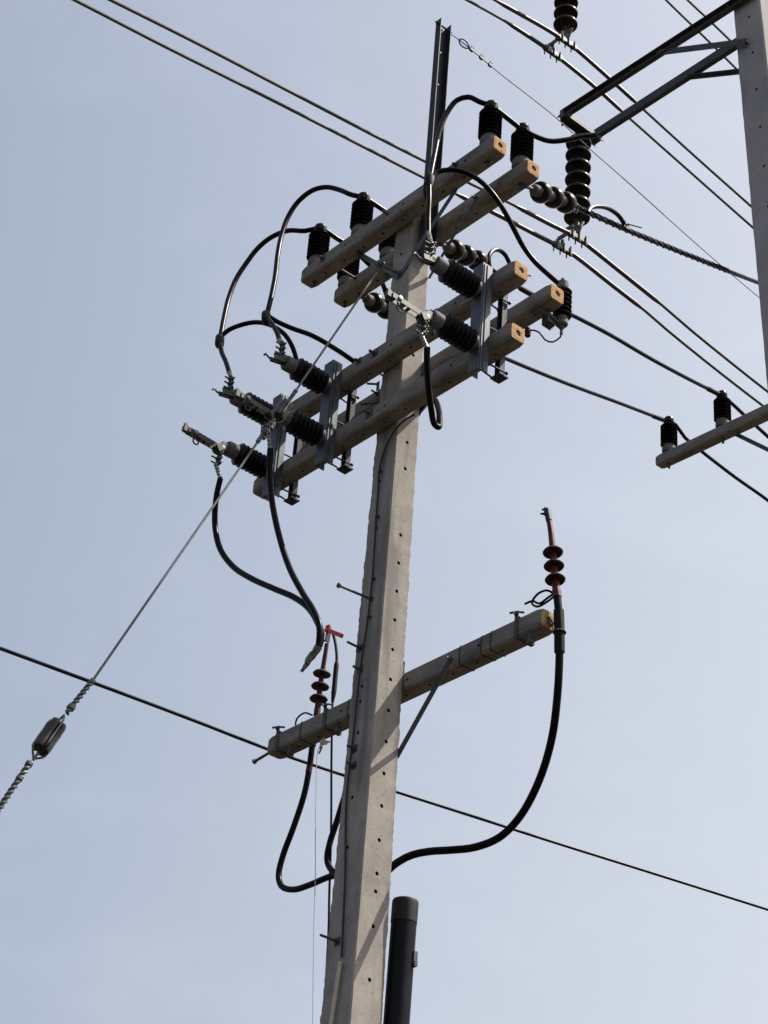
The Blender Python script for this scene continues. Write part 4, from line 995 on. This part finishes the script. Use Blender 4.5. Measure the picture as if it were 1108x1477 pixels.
# ------------------------------------------------------------------ medium voltage conductors to the next pole
LG = 'black medium voltage line cables running to the next pole'
def mv_line(key, start, label, spiral=False, loop=None):
    P = [Vector(p) for p in CURVES[key]]
    P[0] = Vector(start)
    t = thing('line_cable', start, label, 'cable', LG)
    S = smooth_path(P, .1)
    if key + '_on' in CURVES: S = S[:-1] + smooth_path([S[-1]] + CURVES[key + '_on'], .1)
    d = (S[-1] - S[-4]).normalized()
    S = S + [S[-1] + d * 9]
    MB().tube(S, .0165 if not spiral else .0175, 10).build('sheath', M['rubber'], t)
    if spiral:
        q = MB(); twisted(q, P[:-2], .0185, .0055, .32, 3, 6); q.build('grip_rods', M['wrap'], t)
    if loop:
        L = smooth_path(CURVES[loop], .02)
        q = MB().tube(L, .0165, 10); q.build('tail_loop', M['rubber'], t)
        e = L[-1]
        q = MB().box(e, (.03, .05, .05)); q.tube([e + Vector((0, -.02, .02)), e + Vector((.05, .12, .03))], .006, 6); q.bolt(e, (0, 0, 1), .006, .05, .012, .012); q.bolt(e, (1, 0, 0), .006, .04, .012, .012)
        q.build('parallel_clamp', M['hardware'], t)
    return t
mv_line('lineA', eA, 'black line cable with twisted grip rods leaving the right end of the rear topmost crossarm', True, 'lineA_loop')
mvb = mv_line('lineB_vis', eB, 'black line cable passing behind the arrester to the right pin insulator of the next pole', False, 'lineB_loop')
mvc = mv_line('lineC_vis', eC, 'lowest black line cable, running to the left pin insulator of the next pole')
for t, k in ((mvb, 'lineB_vis'), (mvc, 'lineC_vis')):
    P = CURVES[k]
    for (i, j, w) in ((1, 2, .5), (-2, -1, .9)):
        a, b_ = Vector(P[i]), Vector(P[j]); c = a.lerp(b_, w); A = (b_ - a).normalized()
        MB().lathe([(.017, -.15), (.022, -.13), (.022, .12), (.017, .14)], c, A, 12).build('tape_wrap', M['wrap'], t)

# next pole of the medium voltage line (its shaft stands just outside the picture)
FY, FZ = 4.417, 12.03
far = thing('concrete_pole', (-.22, FY + .16, 0), 'slim concrete pole of the neighbouring line, at the right edge behind its small crossarm', 'pole')
pole_shaft(0, 12.35, lambda z: .085 + .006 * (12 - z), lambda z: .085 + .006 * (12 - z), .01, .004, .12, lambda z: -.22, lambda z: FY + .16, seed=4).build('shaft', M['far_concrete'], far)
fa = make_arm(-.22, FY, FZ, 1.49, 'small dark crossarm at the right edge carrying two black pin insulators', None, hw=.054, seed=8.2, tilt=(0, -.045), holes=False)
q = MB().bar((-.86, FY + .03, FZ - .02), (-.32, FY + .075, 11.50), .006, .036, (1, 0, 1)); q.build('brace', M['galv_dull'], fa)
for (x, lb) in ((-1.597, 'black pin insulator at the left end of the small crossarm at the right edge'), (-.979, 'black pin insulator nearer the right edge on the small far crossarm')):
    z = FZ + .054 - .045 * (x + .22)
    pin_insulator((x, FY, z), lb, 'pin insulators on the small crossarm at the right edge', s=.97)

# ------------------------------------------------------------------ transmission pole on the right
BX0 = .27; LEAN = -.055
bigox = lambda z: BX0 + LEAN * (z - 15.7)
big = thing('transmission_pole', (bigox(0), 3.55, 0), 'massive leaning concrete transmission pole cut off by the right edge', 'pole')
o = pole_shaft(0, 22, lambda z: .148 + .004 * (15.7 - z), lambda z: .165 + .005 * (15.7 - z), .012, .003, .08, bigox, lambda z: 3.55, seed=9).build('shaft', M['far_concrete'], big)
cut = MB()
z = 10.2
while z < 21.5:
    cut.lathe([(.014, -.05), (.014, .05)], (bigox(z) + .02, 3.55 - (.165 + .005 * (15.7 - z)), z), (0, 1, 0), 10)
    cut.lathe([(.014, -.05), (.014, .05)], (bigox(z) + .148 + .004 * (15.7 - z), 3.55, z + .1), (1, 0, 0), 10)
    z += .46 if int(z * 7) % 3 else .62
boolean_cut(o, cut)
def steel_arm(dx, dz, label):
    t = thing('steel_crossarm', (.1 + dx, 3.55, 15.72 + dz), label, 'crossarm', 'steel crossarms on the transmission pole')
    z = 15.74 + dz
    for s, y in ((-1, 3.365), (1, 3.735)):
        c = MB()
        channel(c, (-1.95 + dx, y, z), (.40 + dx, y, z - .10 if s < 0 else z - .06), (0, s, 0), (0, 0, 1), .10, .05, .006)
        c.build('channel', M['bracket_steel'], t)
        b2 = MB().bar((-.72 + dx, y + s * .035, z - .06), (.30 + dx, y + s * .035, z - .66), .006, .06, (1, 0, 1)); b2.bar((-.72 + dx, y + s * .012, z - .06), (.30 + dx, y + s * .012, z - .66), .045, .006, (1, 0, 1))
        b2.build('brace', M['bracket_steel'], t)
        for x in (-1.88, -1.5, -1.05, -.74, -.3, .1):
            MB().bolt((x + dx, y + s * .004, z - .02 - .02 * (x + 1.9)), (0, s, 0), .008, .03, .014, .012).build('bolt', M['galv'], t)
    e = MB(); channel(e, (-1.90 + dx, 3.30, z - .07), (-1.90 + dx, 3.80, z - .07), (0, 0, -1), (1, 0, 0), .11, .05, .006)
    e.box((-1.955 + dx, 3.36, z + .01), (.05, .08, .09)); e.bolt((-1.98 + dx, 3.345, z + .02), (-1, 0, 0), .01, .05, .018, .016); e.bolt((-1.98 + dx, 3.40, z - .05), (-1, 0, 0), .01, .05, .018, .016)
    e.build('end_plate', M['galv_dull'], t)
    return t
steel_arm(0, 0, 'dark steel crossarm of two channels on the transmission pole, upper right')
steel_arm(-.16, 2.72, 'dark steel crossarm above the top edge carrying the upper insulator string')

def suspension_string(dx, dz, label, n=7):
    """chain of cap-and-pin discs with two conductor clamps below"""
    x0, y0, z0 = -1.945 + dx, 3.55, 15.66 + dz
    t = thing('suspension_insulator', (x0, y0, z0), label, 'insulator string', 'suspension insulator strings of the transmission line')
    MB().lathe([(.02, 0), (.028, -.02), (.028, -.07), (.015, -.09)], (x0, y0, z0 + .02), seg=12).box((x0, y0, z0), (.09, .02, .10)).build('shackle', M['galv_dull'], t)
    st = .156
    for i in range(n):
        o = (x0, y0, z0 - .09 - i * st)
        d = MB().lathe([(.05, -.030), (.085, -.034), (.118, -.055), (.125, -.072), (.122, -.086), (.105, -.090), (.085, -.084), (.06, -.092), (.045, -.088), (.03, -.10)], o, seg=36).build('disc', M['porcelain'], t)
        MB().lathe([(.025, .01), (.045, .004), (.05, -.010), (.05, -.036), (.04, -.04)], o, seg=20).build('cap', M['porcelain'], d)
        MB().lathe([(.022, -.10), (.022, -.16)], o, seg=10).build('pin', M['galv_dull'], d)
    return t
suspension_string(0, 0, 'long dark suspension insulator string under the visible steel crossarm of the transmission pole')
suspension_string(-.225, 2.72, 'dark suspension insulator string cut off by the top edge above the twin conductors')

def yoke(kn, kf, i_n, i_f, top, label):
    """yoke plate with a clamp for each conductor"""
    a, b_ = Vector(CURVES[kn][i_n]), Vector(CURVES[kf][i_f])
    top = Vector(top)
    t = thing('conductor_clamp', top, label, 'clamp', 'twin conductor clamps below the suspension strings')
    mid = (a + b_) / 2
    q = MB()
    lo = Vector((mid.x, mid.y, mid.z + .14))
    q.tube([top, lo], .024, 10); q.bar(lo + Vector((-.16, 0, 0)), lo + Vector((.16, 0, 0)), .014, .045); q.box(lo + Vector((0, 0, .03)), (.10, .04, .05))
    q.build('yoke_plate', M['hardware'], t)
    for p, s, k, i in ((a, 1, kn, i_n), (b_, -1, kf, i_f)):
        d = (Vector(CURVES[k][i + 1]) - Vector(CURVES[k][i - 1])).normalized()
        c = MB()
        c.bar(Vector((p.x, p.y, lo.z)), p, .03, .016, (0, 1, 0))
        c.tube(smooth_path([lo + Vector((.17 * s, 0, .01)), Vector((p.x + .03 * s, p.y, (p.z + lo.z) / 2)), p], .03), .014, 8)
        side = Vector((1, 0, 0)); nz_ = d.cross(side).normalized()
        c.box(p - nz_ * .0, (.24, .044, .044), (d, side, nz_))
        for u in (-.085, .0, .085):
            c.tube([p + d * u + Vector((.026, 0, .045)), p + d * u + Vector((.026, 0, -.062))], [.009, .006], 6)
            c.tube([p + d * u + Vector((-.026, 0, .045)), p + d * u + Vector((-.026, 0, -.062))], [.009, .006], 6)
            c.lathe([(.015, 0), (.015, .016)], p + d * u + Vector((.028, 0, -.05)), (0, 0, -1), 6)
            c.lathe([(.015, 0), (.015, .016)], p + d * u + Vector((-.028, 0, .03)), (0, 0, 1), 6)
        c.build('clamp', M['hardware'], t)
    return t
yoke('twin2_near', 'twin2_far', 8, 9, (-1.95, 3.55, 14.46), 'yoke with two spiky conductor clamps below the lower suspension string')
yoke('twin1_near', 'twin1_far', 5, 5, (-2.17, 3.55, 17.18), 'yoke with two spiky conductor clamps below the suspension string at the top edge')

CG = 'bare twin conductors of the transmission line'
def conductor(key, label, rods=None):
    P = CURVES[key]
    S = smooth_path(P, .25)
    d0, d1 = (S[0] - S[3]).normalized(), (S[-1] - S[-4]).normalized()
    t = thing('bare_conductor', P[len(P) // 2], label, 'power line', CG)
    MB().tube([S[0] + d0 * 12, S[0] + d0 * 4] + S + [S[-1] + d1 * 5, S[-1] + d1 * 20], .0145, 10).build('strand', M['conductor'], t)
    if rods:
        q = smooth_path(P[rods[0]:rods[1] + 1], .1)
        MB().tube(q, [.012] + [.0215] * (len(q) - 2) + [.012], 12).build('armour_rods', M['rod'], t)
conductor('twin2_near', 'upper bare conductor of the pair passing behind the steel channel', (6, 11))
conductor('twin2_far', 'lower bare conductor of the pair passing behind the steel channel', (6, 12))
conductor('twin1_near', 'upper bare conductor of the pair clamped near the top edge', (2, 8))
conductor('twin1_far', 'lower bare conductor of the pair clamped near the top edge', (3, 8))
conductor('twin0_near', 'right one of the two thin conductors at the upper right, beside the transmission pole')
conductor('twin0_far', 'left one of the two thin conductors at the upper right, beside the transmission pole')
